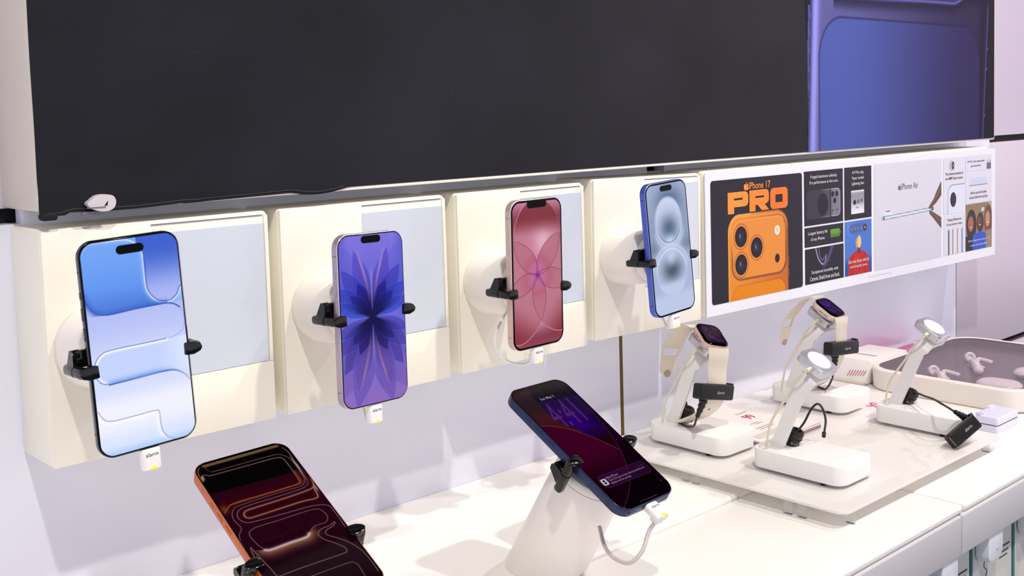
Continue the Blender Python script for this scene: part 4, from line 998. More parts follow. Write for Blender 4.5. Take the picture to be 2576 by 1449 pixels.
WALLST = {'air': (.0125, .092), 'lav': (.2205, .0945), 'pink': (.4190, .0925), 'blue': (.6205, .0975)}
JAW = {'air': (-.0135, -.0112), 'lav': (.0025, .0045), 'pink': (-.0160, -.0165), 'blue': (-.0113, -.0125), 'dark': (-.0165, -.0150), 'orange': (-.0300, -.0310)}
nm = {'air': 'large phone with the pale blue screen', 'lav': 'lavender phone', 'pink': 'pink phone', 'blue': 'blue phone on the wall'}
def cap_marks(parent, M, r_, y):
    for a in (70, 190, -60):
        b = B(); box(b, -.0011, .0011, -.0003, .0006, -.0016, .0016)
        A = Matrix.Translation((r_ * math.cos(math.radians(a)), y, r_ * math.sin(math.radians(a)))) @ Matrix.Rotation(-math.radians(a), 4, 'Y')
        bmesh.ops.transform(b, matrix=A, verts=b.verts); part('notch', b, mat('notch_grey', (120, 112, 104), .7, noise=.1), parent, M)
for k, (X0, Z0) in WALLST.items():
    c = PM[k].translation; back = c.y + PH[k][5]; yf = back + .0115
    t = thing('wall_phone_stand', 'round white wall stand with black clamp holding the ' + nm[k], 'stand', (X0, 0, Z0), 'wall phone stands')
    dx, dz = (c.x - X0) * .6, 0
    prof = [(.0328, -.0002), (.0334, -.0012), (.0332, -.010), (.0318, -.026), (.0298, yf + .020), (.0272, yf + .012), (.0262, yf + .011), (.0258, yf + .0075)]
    part('cone', lathe(prof, 72), M_standW, t)
    part('end_cap', lathe([(.0259, yf + .0105), (.0262, yf + .006), (.0252, yf + .001), (.023, yf)], 72), M_standW, t)
    cap_marks(t, WM[t], .0262, yf + .0065)
    clamp(t, k, *JAW[k])
plug('air', 'white alarm plug under the large phone with the pale blue screen', [(0, .006, -.0935), (.0, .014, -.096), (.002, .024, -.085), (.002, .032, -.060), (0, .034, -.035)])
plug('lav', 'white alarm plug under the lavender phone', [(0, .006, -.088), (.0, .014, -.092), (.002, .022, -.082), (.002, .030, -.055), (0, .034, -.030)])
plug('pink', 'white alarm plug under the pink phone', [(0, .006, -.086), (-.006, .016, -.092), (-.024, .022, -.086), (-.0355, .024, -.072), (-.034, .026, -.059), (-.020, .030, -.045), (-.005, .034, -.035)])
plug('blue', 'white alarm plug under the blue phone on the wall', [(0, .006, -.087), (.0, .014, -.091), (.002, .022, -.081), (.002, .030, -.055), (0, .034, -.030)])
plug('dark', 'white alarm plug and looped cable under the dark blue phone', [(.0, .008, -.087), (-.010, .016, -.090), (-.022, .024, -.098), (-.032, .034, -.098), (-.030, .044, -.084), (-.022, .050, -.068), (-.010, .05, -.050)])

# slanted cylinder stands on the counter
def slant(key, base_z, label, jaws):
    M = PM[key]; c = M.translation; n = (M.to_3x3() @ Vector((0, -1, 0))); t_ = PH[key][5]
    top = c - n * (t_ + .0105)
    mid_u = Vector(M.to_3x3() @ Vector((0, 0, 1))) * (jaws[0] + jaws[1]) / 2 * .9 + Vector(M.to_3x3() @ Vector((.004, 0, 0)))
    top = top + mid_u
    L = (top.z - base_z) / n.z; base = top - n * L
    st = thing('slanted_phone_stand', label, 'stand', base, 'slanted phone stands on the counter')
    ux = (M.to_3x3() @ Vector((1, 0, 0))).normalized(); uz = ux.cross(-n).normalized()
    N = 72; rings = []
    def ring(r_, d, cut=None):
        o_ = []
        for i in range(N):
            a = 2 * math.pi * i / N; p = top - n * d + (ux * math.cos(a) + uz * math.sin(a)) * r_
            if cut is not None: p = p - n * ((p.z - cut) / n.z)
            o_.append(tuple(p))
        return o_
    b = loft([ring(.0322, .0085), ring(.0324, .0095), ring(.0326, .03), ring(.0340, .05, base_z + .0025), ring(.0336, .05, base_z + .0002)])
    part('column', b, M_standW, st, Matrix.Identity(4))
    b = loft([ring(.0323, .0078), ring(.0323, .0022), ring(.0312, .0006), ring(.0285, 0)])
    part('top_cap', b, M_standW, st, Matrix.Identity(4))
    b = B()
    for a in (240, 60):
        ar = math.radians(a); p = top - n * .0062 + (ux * math.cos(ar) + uz * math.sin(ar)) * .0322
        Mx = TM(p, (ux * math.cos(ar) + uz * math.sin(ar)), n.cross(ux * math.cos(ar) + uz * math.sin(ar)), n)
        nb = BX(-.0006, .0004, -.0018, .0018, -.0014, .0014); part('notch', nb, mat('notch_grey', (128, 118, 116), .7, noise=.1), st, Mx)
    clamp(st, key, *jaws); return st
slant('dark', ZC, 'slanted white cylinder stand with black clamp holding the dark blue phone', JAW['dark'])
slant('orange', ZC, 'slanted stand with black clamp holding the orange edged phone at the photo bottom', JAW['orange'])

# ------------------------------------------------------------------ acrylic plate with the watch stands
ZT = -.128
pt = thing('display_plate', 'clear frosted acrylic plate on the counter carrying the watch stands', 'plate', (.77, -.14, ZF))
part('top_sheet', slabZ(.346, .331, .012, ZT - .0028, ZT, .0006, cx=.7745, cy=-.1365), M_acryl, pt, Matrix.Identity(4))
for x, y in ((.606, -.105), (.606, -.119), (.6055, -.236), (.606, -.252), (.625, -.294), (.930, -.290), (.930, .010), (.640, .010)):
    z0 = ZC if x < .612 and y > -.17 else ZF
    part('foot', BX(x - .002, x + .002, y - .0045, y + .0045, z0, ZT - .0028), M_clear, pt, Matrix.Identity(4))
n_ = Vector((0, -.53, .848)).normalized(); u_ = Vector((0, n_.z, -n_.y)); xh = Vector((1, 0, 0))
UI = Matrix.Identity(4)
STANDS = {}
def watch_stand(key, X0, Yb, bx, byc, bw_, label, dz=0., cable=True):
    base = Vector((bx + bw_ / 2, byc, ZT))
    st = thing('watch_stand', label, 'stand', base, 'watch charging stands')
    ZB, ZTP = ZT + .0035, ZT + .024
    b = slabZ(bw_, .112, .014, ZB, ZTP, .0010, n=10, cx=bx + bw_ / 2, cy=byc)
    bo = part('base', b, M_whiteP, st, UI)
    part('foot_pad', slabZ(bw_ - .02, .085, .008, ZT, ZB + .0005, 0, cx=bx + bw_ / 2, cy=byc), M_whiteM, bo, UI)
    part('port', BX(bx + .0035, bx + .0100, byc - .0335, byc - .0295, ZT + .0004, ZB + .0004), M_slot, bo, UI)
    part('cover_seam', BX(bx + bw_ * .22, bx + bw_ - .004, byc + .0198, byc + .0201, ZTP - .0002, ZTP + .00008), M_txt, bo, UI)
    # stem: flat strip leaning forward, bent over into a small shelf
    th = .0036; r_ = .0115
    b0 = Vector((X0, Yb - .0420, -.0168 + dz)); f0 = Vector((X0, Yb - .0570, -.0262 + dz))
    secs = []
    def sec(Pb, Pf, inw): secs.append([tuple(Pb), tuple(Pf), tuple(Pf + inw * th), tuple(Pb + inw * th)])
    sec(Vector((X0, Yb, ZTP - .002)), Vector((X0, Yb - .0162, ZTP - .002)), xh)
    sec(Vector((X0, Yb - .0292, -.038 + dz)), Vector((X0, Yb - .0462, -.038 + dz)), xh)
    for i in range(9):
        a = math.pi / 2 * i / 8
        off = xh * r_ * (1 - math.cos(a)) - n_ * r_ * (1 - math.sin(a))
        inw = xh * math.cos(a) - n_ * math.sin(a)
        sec(b0 + off, f0 + off, inw)
    end = xh * .034
    sec(b0 + end, f0 + end, -n_)
    part('stem', loft(secs), M_whiteM, st, UI, smooth=40)
    # charger head
    hc = Vector((X0 + .0180, Yb - .0515, -.0058 + dz))
    H = TM(hc, xh, u_, n_)
    hb = slabZ(.0318, .0360, .0065, -.0085, 0, .0006, n=8)
    ho = part('charger_head', hb, M_chrome if key != 'D' else M_chrome, st, H)
    part('charging_disc', lathe([(.0133, -.0004), (.0133, .0006), (.0126, .0011), (.006, .0014)], 48, 'Z'), M_disc, ho, H)
    part('cradle', slabZ(.0300, .0330, .0060, -.0102, -.0084, .0004, n=8), M_whiteM, st, H)
    if cable:
        pz = -.0052
        part('cable_plug', tube([(-.0155, -.003, pz), (-.0195, -.0032, pz), (-.0230, -.0040, pz - .001)], .0021, 10, 4), M_cream_cable, ho, H)
        s0 = H @ Vector((-.0230, -.0040, pz - .001))
        pts = [s0, s0 + Vector((-.0020, .0055, -.006)), Vector((X0 - .0035, Yb - .033, -.032 + dz)), Vector((X0 - .0032, Yb - .0255, -.0455 + dz)), Vector((X0 - .0040, Yb - .0155, -.060)), Vector((X0 - .0050, Yb - .0060, -.0765)), Vector((X0 - .0050, Yb - .0020, -.0915)), Vector((X0 - .0045, Yb + .0003, -.1035))]
        part('charging_cable', tube([tuple(p) for p in pts], .00125, 8, 6), M_cream_cable, st, UI)
    STANDS[key] = (X0, Yb, H, hc)
    return st
watch_stand('A', .6670, -.0258, .6530, -.0640, .0670, 'white watch stand at the back left of the acrylic plate, holding the black clipped watch', .0025)
watch_stand('B', .8955, -.0375, .8945, -.0690, .0740, 'white watch stand at the back of the plate, holding the watch nearest the poster', .0030)
watch_stand('C', .6713, -.1684, .6530, -.2115, .0670, 'empty white watch stand in front, with a silver charging head', 0)
watch_stand('D', .9115, -.1755, .8940, -.2205, .0500, 'empty white watch stand at the right end of the plate beside the earbud display', 0)

# ------------------------------------------------------------------ watches
def numerals(X, Z, cols, strokes):
    c = full(X, (36, 2, 26)); c = mixc(c, (26, 4, 14), sst(4, 18, np.hypot(X, Z)))
    for pts, w_ in strokes:
        d, _, _ = polydist(X, Z, pts, 4, len(pts) > 2); c = mixc(c, cols, .9 * sst(w_, w_ * .45, d))
    return c
def watch(key, ctr, rot, body_m, fn, label, size=(.0345, .0405), sl=None, sc=None):
    H0 = TM(ctr, xh, u_, n_) @ Matrix.Rotation(math.radians(rot), 4, 'Z')
    w_, h_ = size
    wt = thing('watch', label, 'watch', H0, 'smart watches on the stands')
    rings = []
    for z, ins in ((-.0118, .012), (-.0112, .0050), (-.0098, .0022), (-.0080, .0007), (-.0055, 0), (-.0030, .0004), (-.0012, .0016)):
        rings.append([(x, y, z) for x, y in rr(w_ - 2 * ins, h_ - 2 * ins, .0100 - ins * .6, 12)])
    co = part('case', loft(rings), body_m, wt, H0)
    rings = []
    for z, ins in ((-.0014, .0014), (-.0006, .0018), (0, .0034), (.0002, .0060)):
        rings.append([(x, y, z) for x, y in rr(w_ - 2 * ins, h_ - 2 * ins, .0096 - ins * .6, 12)])
    part('crystal', loft(rings), M_glass, co, H0)
    # display grid lies in the local XY plane: build it through a rotated frame
    Rg = H0 @ Matrix.Rotation(math.radians(90), 4, 'X') @ Matrix.Scale(1, 4)
    Rg = H0 @ Matrix(((1, 0, 0, 0), (0, 0, 1, 0), (0, -1, 0, 0), (0, 0, 0, 1)))
    W_, Hh_ = w_ * 1000 - 8.4, h_ * 1000 - 8.4
    f2 = lambda X, Z: mixc(fn(X, Z), (0, 0, 0), sst(-.2, .3, rrmask(X, Z, W_, Hh_, 6.6)))
    grid_mesh('display', W_, Hh_, -.00028 * 1000, f2, M_screen, co, Rg, .45, lambda X, Z: rrmask(X, Z, W_, Hh_, 6.6) < .4)
    cr_ = lathe([(.0001, .0), (.0034, .0), (.0036, .0004), (.0036, .0014), (.0031, .0019), (.0001, .0020)], 24, 'Z')
    part('crown', cr_, mat('gold_crown', (232, 206, 150), .25, metal=.8, noise=.03), co, H0 @ Matrix.Translation((w_ / 2 - .0004, .0065, -.0055)) @ Matrix.Rotation(math.radians(90), 4, 'Y'))
    sp = B()
    for y in (-.0075, .0005): slabY(.0007, .0060, .0003, -w_ / 2 - .0002, -w_ / 2 + .0004, 0, 4, cx=0, cz=y, bm=sp)
    for v in sp.verts: v.co = Vector((v.co.y, v.co.z, -.0058 + v.co.x))
    part('speaker_slot', sp, mat('dark_rose', (110, 78, 72), .6, noise=.1), co, H0)
    return wt, H0
st_a = [([(-8, 7), (-8.6, 11), (-5, 12.5), (-4, 10), (-6.4, 5)], 1.3), ([(4.5, 12), (9, 8.5)], 1.5), ([(-6.5, -4), (-1, -7.4)], 1.7), ([(.5, -10), (4, -12)], 1.4), ([(6.4, -8.6), (10, -11)], 1.4), ([(0, 6), (-6, -3)], .35), ([(3, 8), (7, -6)], .3), ([(-2, -5), (7, -7)], .3)]
wA, HA = watch('A', (.6742, -.0915, .0080), -24, M_rose, lambda X, Z: numerals(X, Z, (84, 26, 140), st_a), 'pink gold watch with a dark face on the back left stand, white strap clipped')
st_b = [([(-8.5, 10), (-5, 4.5)], 3.0), ([(-1, 12), (3, 6)], 2.6), ([(-7, 3), (-2, 2), (5, 5)], 2.2), ([(-8, -5), (-3, -9)], 2.8), ([(2, -2), (4.5, -6), (8, -11)], 2.5), ([(-9, 9), (-2, 4)], 2.2)]
wB, HB = watch('B', (.9075, -.1000, .0080), 0, M_pinksilver, lambda X, Z: numerals(X, Z, (58, 8, 160), st_b), 'pale rose watch with purple digits on the back stand nearest the poster', (.0335, .0385))

def strap(wt, H0, up_pts, upw, low_pts, loww, wdir, slot):
    # upper half with pin-and-tuck keyhole: a strip with an opening
    P = cr(up_pts, 10); m = len(P)
    wd = np.array(wdir, float); wd /= np.linalg.norm(wd)
    th = .0022
    b = B(); cols = 8; rows = []
    ws = np.interp(np.linspace(0, 1, m), np.linspace(0, 1, len(upw)), upw)
    for i, p in enumerate(P):
        t = P[min(i + 1, m - 1)] - P[max(i - 1, 0)]; t /= np.linalg.norm(t); nn = np.cross(t, wd); nn /= np.linalg.norm(nn)
        rows.append([[b.verts.new(tuple(p + wd * ws[i] * (j / cols - .5) + nn * s * th / 2 * (1 if 0 < j < cols else .5))) for j in range(cols + 1)] for s in (-1, 1)])
    f = np.linspace(0, 1, m)
    hole = lambda i, j: slot[0] <= f[i] < slot[1] and 1 <= j < cols - 1
    def quad(*q):
        try: b.faces.new(q)
        except ValueError: pass
    for i in range(m - 1):
        for j in range(cols):
            if hole(i, j):
                for a, c_, cond in (((i, j), (i, j + 1), not hole(i - 1, j)), ((i + 1, j), (i + 1, j + 1), not hole(i + 1, j)), ((i, j), (i + 1, j), not hole(i, j - 1)), ((i, j + 1), (i + 1, j + 1), not hole(i, j + 1))):
                    if cond: quad(rows[a[0]][0][a[1]], rows[c_[0]][0][c_[1]], rows[c_[0]][1][c_[1]], rows[a[0]][1][a[1]])
                continue
            for s in (0, 1): quad(rows[i][s][j], rows[i][s][j + 1], rows[i + 1][s][j + 1], rows[i + 1][s][j])
        for j in (0, cols): quad(rows[i][0][j], rows[i + 1][0][j], rows[i + 1][1][j], rows[i][1][j])
    for i in (0, m - 1):
        for j in range(cols): quad(rows[i][0][j], rows[i][0][j + 1], rows[i][1][j + 1], rows[i][1][j])
    so = part('upper_strap', b, M_strap, wt, UI, smooth=50)
    e_ = P[-6]; t = P[-3] - P[-8]; t /= np.linalg.norm(t); nn = np.cross(t, wd); nn /= np.linalg.norm(nn)
    sg = 1 if nn[0] * -.7 + nn[1] * -.7 > 0 else -1
    part('pin', lathe([(.0045, -.0004), (.0046, .0006), (.0040, .0012), (.0001, .0013)], 24, 'Z'), mat('olive_grey_pin', (176, 166, 142), .35, metal=.3, noise=.05), so, TM(Vector(e_ + nn * sg * th / 2), wd, t, nn * sg))
    lo = part('lower_strap', ribbon(low_pts, wdir, loww, .0024, 10), M_strap, wt, UI, smooth=50)
    return lo
loA = strap(wA, HA, [(.6708, -.0742, .0145), (.6700, -.0640, .0150), (.6690, -.0555, .0108), (.6690, -.0430, -.0030), (.6690, -.0365, -.0150), (.6690, -.0325, -.0270), (.6690, -.0285, -.0430), (.669, -.0275, -.0475)],
      [.026, .024, .0235, .0250, .0285, .0300, .0270, .0235, .020, .011], [(.6672, -.1050, -.0050), (.6680, -.1045, -.0150), (.6695, -.1010, -.0300), (.6705, -.0985, -.0550), (.6710, -.0930, -.0720), (.6700, -.0800, -.0850), (.6680, -.0620, -.0950), (.6670, -.0480, -.1000)],
      [.0290, .0275, .0265, .0255, .0250, .0245, .023, .020], (1, -.27, -.17), (.56, .68))
loB = strap(wB, HB, [(.9070, -.0830, .0190), (.9060, -.0735, .0180), (.9050, -.0630, .0125), (.9045, -.0480, -.0040), (.9045, -.0390, -.0170), (.9045, -.0355, -.0280), (.9045, -.0325, -.0420), (.9045, -.031, -.0490)],
      [.026, .023, .0225, .0235, .0265, .0240, .0225, .0215, .018, .010], [(.9075, -.1150, -.0040), (.9078, -.1155, -.0120), (.9090, -.1135, -.0250), (.9120, -.1120, -.0400), (.9130, -.1080, -.0560), (.9120, -.0980, -.0780), (.910, -.0860, -.0920), (.909, -.0740, -.1000)],
      [.030, .0265, .0260, .0265, .0250, .0245, .023, .020], (1, 0, -.03), (.52, .68))
for lo, M0 in ((loA, None),):
    for k in range(4):
        y = -.0885 + k * .0085; z = -.0775 - k * .0064
        part('hole', lathe([(.0001, -.0016), (.0013, -.0016), (.0013, .0016), (.0001, .0016)], 12, 'Z'), mat('strap_hole', (150, 140, 122), .8, noise=.1), lo, TM((.6690, y, z), (1, 0, 0), (0, .8, -.6), (0, .6, .8)))

# ------------------------------------------------------------------ black alarm tethers
def tclip(parent, M, w_, h_, d_):
    """clip body centred in M: x long, z short, -y front"""
    b = slabY(w_, h_, .0028, -d_ / 2, d_ / 2, .0012)
    o = part('clip_body', b, M_blackS, parent, M)
    bb = B(); box(bb, w_ / 2 - .003, w_ / 2 + .0016, -d_ * .3, d_ * .3, h_ * .22, h_ / 2 + .0016, bev=.0006)
    part('latch', bb, M_blackS, o, M)
    part('inner_pad', BX(-w_ * .28, w_ * .34, -d_ * .42, -d_ * .1, h_ / 2 - .0006, h_ / 2 + .0004), mat('grey_pad', (92, 88, 84), .5, noise=.1), o, M)
    lettering('alarm', -.0015, .0110, -.0020, .0016, -d_ / 2 - .0001, mat('silver_print', (170, 172, 176), .4, noise=.03), o, M, .004)
    return o
def boot(parent, pts, r0, r1):
    P = cr(pts, 8); rings = []
    m = len(P)
    prev = None
    up = None
    for i, p in enumerate(P):
        t = P[min(i + 1, m - 1)] - P[max(i - 1, 0)]; t /= np.linalg.norm(t)
        if up is None: up = np.cross(t, [0, 1., .1])
        up = up - t * (up @ t); up /= np.linalg.norm(up); s = np.cross(t, up)
        r_ = (r0 + (r1 - r0) * i / (m - 1)) * (1 if (i // 2) % 2 else .84)
        rings.append([tuple(p + r_ * (math.cos(a) * up + math.sin(a) * s)) for a in [2 * math.pi * q / 14 for q in range(14)]])
    part('strain_boot', loft(rings), M_blackS, parent, UI, smooth=20)
def knob(parent, base, ax):
    ax = Vector(ax).normalized(); X = Vector((1, 0, 0)); Yv = ax.cross(X).normalized()
    K = TM(base, X, Yv, ax)
    o = part('knob', lathe([(.0001, 0), (.0068, 0), (.0074, .0010), (.0076, .0090), (.0085, .0098), (.0085, .0104), (.0078, .0108), (.0080, .0112), (.0082, .0160), (.0070, .0180), (.0040, .0184), (.0034, .0170), (.0001, .0168)], 36, 'Z'), M_blackS, parent, K)
    mk = mat('pale_mark', (180, 184, 188), .5, noise=.03)
    for a0, w_, h_ in ((205, .0018, .0022), (228, .0030, .0004), (250, .0020, .0024)):
        a = math.radians(a0); p = Vector((.0077 * math.cos(a), .0077 * math.sin(a), .0052))
        F = K @ TM(p, (-math.sin(a), math.cos(a), 0), (-math.cos(a), -math.sin(a), 0), (0, 0, 1))
        if h_ < .001: bm = BX(-w_ / 2, w_ / 2, -.0001, .0001, -h_ / 2, h_ / 2)
        else:
            bm = B()
            for q in ((-w_ / 2, w_ / 2, h_ / 2 - .0003, h_ / 2), (-w_ / 2, w_ / 2, -h_ / 2, -h_ / 2 + .0003), (-w_ / 2, -w_ / 2 + .0003, -h_ / 2, h_ / 2), (w_ / 2 - .0003, w_ / 2, -h_ / 2, h_ / 2)): box(bm, q[0], q[1], -.0001, .0001, q[2], q[3])
        part('lock_mark', bm, mk, o, F)
    return K
tA = thing('security_tether', 'black alarm clip on the white strap, curly cable and knob, back left stand', 'tether', (.672, -.06, -.104), 'black security tethers')
MA = TM((.6655, -.0985, -.0555), (.978, -.05, -.205), (.03, 1, -.05), (.205, 0, .978))
tclip(tA, MA, .0560, .0175, .0135)
boot(tA, [(.6480, -.0985, -.0600), (.6440, -.0970, -.0700), (.6400, -.0945, -.0805)], .0054, .0024)
knob(tA, (.6815, -.0425, -.1035), (.05, -.35, .93))
part('cable', tube([(.6400, -.0945, -.0800), (.6470, -.0850, -.0925), (.6580, -.0700, -.1000), (.6660, -.0560, -.1028), (.6700, -.0465, -.1030), (.6740, -.0370, -.1018), (.6780, -.0305, -.0950), (.6830, -.0275, -.0860), (.6870, -.0320, -.0785), (.6880, -.0390, -.0800), (.6860, -.0430, -.0860), (.6840, -.0450, -.0890)], .00125, 10, 8), M_green_black, tA, UI)
tB = thing('security_tether', 'black alarm clip on the strap of the watch nearest the poster', 'tether', (.91, -.11, -.10), 'black security tethers')
MBc = TM((.9105, -.1130, -.0435), (.992, -.05, -.085), (.05, 1, 0), (.085, 0, .992))
tclip(tB, MBc, .0590, .0165, .0135)
boot(tB, [(.8960, -.1125, -.0500), (.8975, -.1115, -.0600), (.8990, -.1095, -.0700)], .0054, .0024)
part('cable', tube([(.8990, -.1095, -.0695), (.9020, -.1040, -.0850), (.9080, -.0930, -.0990), (.9180, -.0800, -.1028), (.9210, -.0620, -.1000), (.9200, -.0560, -.0960)], .00125, 8, 8), M_green_black, tB, UI)
knob(tB, (.9180, -.0540, -.1035), (.05, -.35, .93))
tC = thing('security_tether', 'black knob with an arched cable on the front empty watch stand', 'tether', (.6885, -.187, -.104), 'black security tethers')
knob(tC, (.6885, -.1850, -.1035), (.05, -.42, .9))
part('cable', tube([(.6900, -.1915, -.0890), (.6970, -.1960, -.0790), (.7030, -.2000, -.0665), (.7070, -.2040, -.0600), (.7110, -.2065, -.0605), (.7160, -.2080, -.0680), (.7210, -.2075, -.0800), (.7260, -.2030, -.0920), (.7275, -.2010, -.1000)], .00125, 10, 8), M_green_black, tC, UI)
part('cable_stop', tube([(.7272, -.2015, -.0955), (.7276, -.2008, -.1010)], .0022, 10, 2), M_green_black, tC, UI)
tD = thing('security_tether', 'black knob, arched cable and loose clip lying over the right stand base', 'tether', (.922, -.2, -.104), 'black security tethers')
knob(tD, (.9260, -.1925, -.1035), (.05, -.5, .86))
part('cable', tube([(.9265, -.2000, -.0895), (.9170, -.2130, -.0870), (.9006, -.2300, -.0843), (.8860, -.2480, -.0818), (.8740, -.2630, -.0818), (.8745, -.2730, -.0860), (.8800, -.2765, -.0905)], .00125, 10, 8), M_green_black, tD, UI)
boot(tD, [(.8983, -.2815, -.1015), (.8890, -.2790, -.0955), (.8795, -.2763, -.0900)], .0050, .0024)
nD = Vector((-.35, -.75, .55)).normalized(); xD = Vector((.0376, -.007, .0144)); xD = (xD - nD * xD.dot(nD)).normalized()
MD = TM((.8800, -.2862, -.1115), xD, -nD, xD.cross(-nD))
tclip(tD, MD, .0470, .0170, .0110)
part('coin_slot', BX(-.0237, -.0222, -.0040, .0030, -.0055, .0045), mat('black_recess', (2, 2, 2), .4, noise=.1), tD, MD)
part('metal_contact', BX(-.0240, -.0236, -.0045, -.0030, -.0060, .0050), mat('tarnished_contact', (150, 130, 96), .3, metal=.7, noise=.1), tD, MD)

# ------------------------------------------------------------------ price cards
M_paper = mat('warm_white_card', (240, 234, 230), .35, noise=.02)
M_pinkink = mat('magenta_ink', (190, 60, 110), .5, noise=.05)
M_mauve = mat('mauve_edge', (160, 142, 142), .5, noise=.05)
M_greyink = mat('pale_grey_ink', (176, 168, 168), .5, noise=.03)
pc = thing('price_card', 'stack of white acrylic price cards lying between the two left watch stands', 'card', (.78, -.06, ZT))
def flat_text(body, x0, x1, y0, y1, z, m, parent, bold=.01):
    bm = text_bm(body, bold); xs = [v.co.x for v in bm.verts]; ys = [v.co.y for v in bm.verts]
    a, b_, c_, d_ = min(xs), max(xs), min(ys), max(ys)
    for v in bm.verts: v.co = Vector((x0 + (v.co.x - a) / (b_ - a) * (x1 - x0), y0 + (v.co.y - c_) / (d_ - c_) * (y1 - y0), z))
    return part('lettering', bm, m, parent, UI, smooth=0)
for k in range(3):
    z = ZT + .0002 + k * .0021
    part('sheet', slabZ(.1140, .1390, .0030, z, z + .0016, 0, n=3, cx=.7810, cy=-.0600), M_paper if k == 2 else M_mauve, pc, UI)
zt_ = ZT + .0062
part('edge_line', BX(.7245, .8375, -.1288, -.1280, zt_, zt_ + .0001), M_mauve, pc, UI)
flat_text('99', .7925, .8080, -.0575, -.0405, zt_, M_pinkink, pc, .02)
flat_text('Watch SE', .7970, .8190, -.0340, -.0290, zt_, M_greyink, pc, 0)
for x0, x1, y in ((.7750, .7900, -.0700), (.7800, .7930, -.0740), (.7640, .7990, -.0860), (.7650, .7920, -.0910)):
    part('print_line', BX(x0, x1, y - .0008, y + .0008, zt_, zt_ + .0001), M_greyink, pc, UI)
part('grey_strip', BX(.7330, .7870, -.1130, -.1010, zt_, zt_ + .0001), mat('grey_strip_ink', (214, 208, 200), .5, noise=.03), pc, UI)
ps = thing('price_stand', 'boxy white price stand with pink lettering behind the watch stands', 'stand', (1.18, 0, ZF))
b = prismY([(1.118, ZF + .0002), (1.238, ZF + .0002), (1.236, -.1125), (1.130, -.1115)], -.0290, .0350, .0006)
part('body', b, M_paper, ps, UI)
part('base_plate', BX(1.112, 1.20, -.0295, .036, ZF, ZF + .0022), mat('beige_edge', (190, 180, 164), .5, noise=.05), ps, UI)
part('print_line', BX(1.162, 1.168, -.018, .018, -.1118, -.1115), M_greyink, ps, UI)
Mf = TM((1.118, -.0290, ZF), (0, -1, 0), (.943, 0, -.333), (.333, 0, .943))
M_fade = mat('faded_pink_ink', (196, 128, 148), .5, noise=.05)
for k in range(7):
    q = -.034 + k * .0042
    part('lettering', prismY([(q, .0095 + k * .0006), (q + .0011, .0092 + k * .0006), (q + .0052, .0185 + k * .0004), (q + .0040, .0188 + k * .0004)], -.0008, -.0003), M_fade, ps, Mf)
pc2 = thing('price_card', 'small white price card with red figures lying behind the right watch stand base', 'card', (1.02, -.09, ZF))
part('sheet', slabZ(.09, .08, .002, ZF, ZF + .0020, 0, n=3, cx=1.04, cy=-.088), M_paper, pc2, UI)
flat_text('99', 1.010, 1.034, -.105, -.085, ZF + .0021, M_pinkink, pc2, .01)
lf = solo('reflection', slabZ(.16, .050, .002, 0, .0008, 0, n=3), mat('magenta_reflection', (198, 92, 146), .35, noise=.04), 'flat magenta sheet standing in for a reflection on the counter against the wall behind the price stand', 'reflection', (0, 0, 0), Matrix.Translation((1.345, .036, ZF)))  # pink reflection of the sign, built as a flat coloured sheet

# ------------------------------------------------------------------ earbud display box
eb = thing('earbud_display', 'large white rounded display box with a dark glass top at the right edge', 'display', (1.2525, -.1425, ZF))
CX, CY = 1.2525, -.1490
def ringz(w_, h_, r_, z): return [(x, y, z) for x, y in rr(w_, h_, r_, 14, CX, CY)]
b = loft([ringz(.298, .230, .040, ZF + .0002), ringz(.303, .235, .042, ZF + .003), ringz(.305, .237, .043, -.1180), ringz(.3045, .2365, .043, -.1160), ringz(.302, .234, .042, -.1148), ringz(.300, .232, .041, -.1145),
          ringz(.285, .222, .036, -.1145), ringz(.2845, .2215, .036, -.1150), ringz(.2845, .2215, .036, -.1156)], cap=(True, False))
part('housing', b, mat('warm_white_housing', (240, 233, 226), .35, noise=.02), eb, UI)
part('tray_lining', loft([ringz(.2844, .2214, .036, -.1152), ringz(.2842, .2212, .036, -.1280), ringz(.2810, .2180, .035, -.1288)], cap=(False, True)), mat('mauve_tray_lining', (86, 72, 86), .3, noise=.08, nscale=10), eb, UI)
part('window', slabZ(.2835, .2205, .0355, -.1160, -.1152, 0, 14, CX, CY), M_smoke, eb, UI)
M_pod = mat('glossy_white_pod', (228, 220, 218), .15, noise=.02, spec=.5)
def blob(bm, c_, r_, s=(1, 1, 1), n=14):
    m = Matrix.Translation(c_) @ Matrix.Diagonal((s[0] * r_, s[1] * r_, s[2] * r_, 1))
    bmesh.ops.create_uvsphere(bm, u_segments=20, v_segments=n, radius=1, matrix=m)
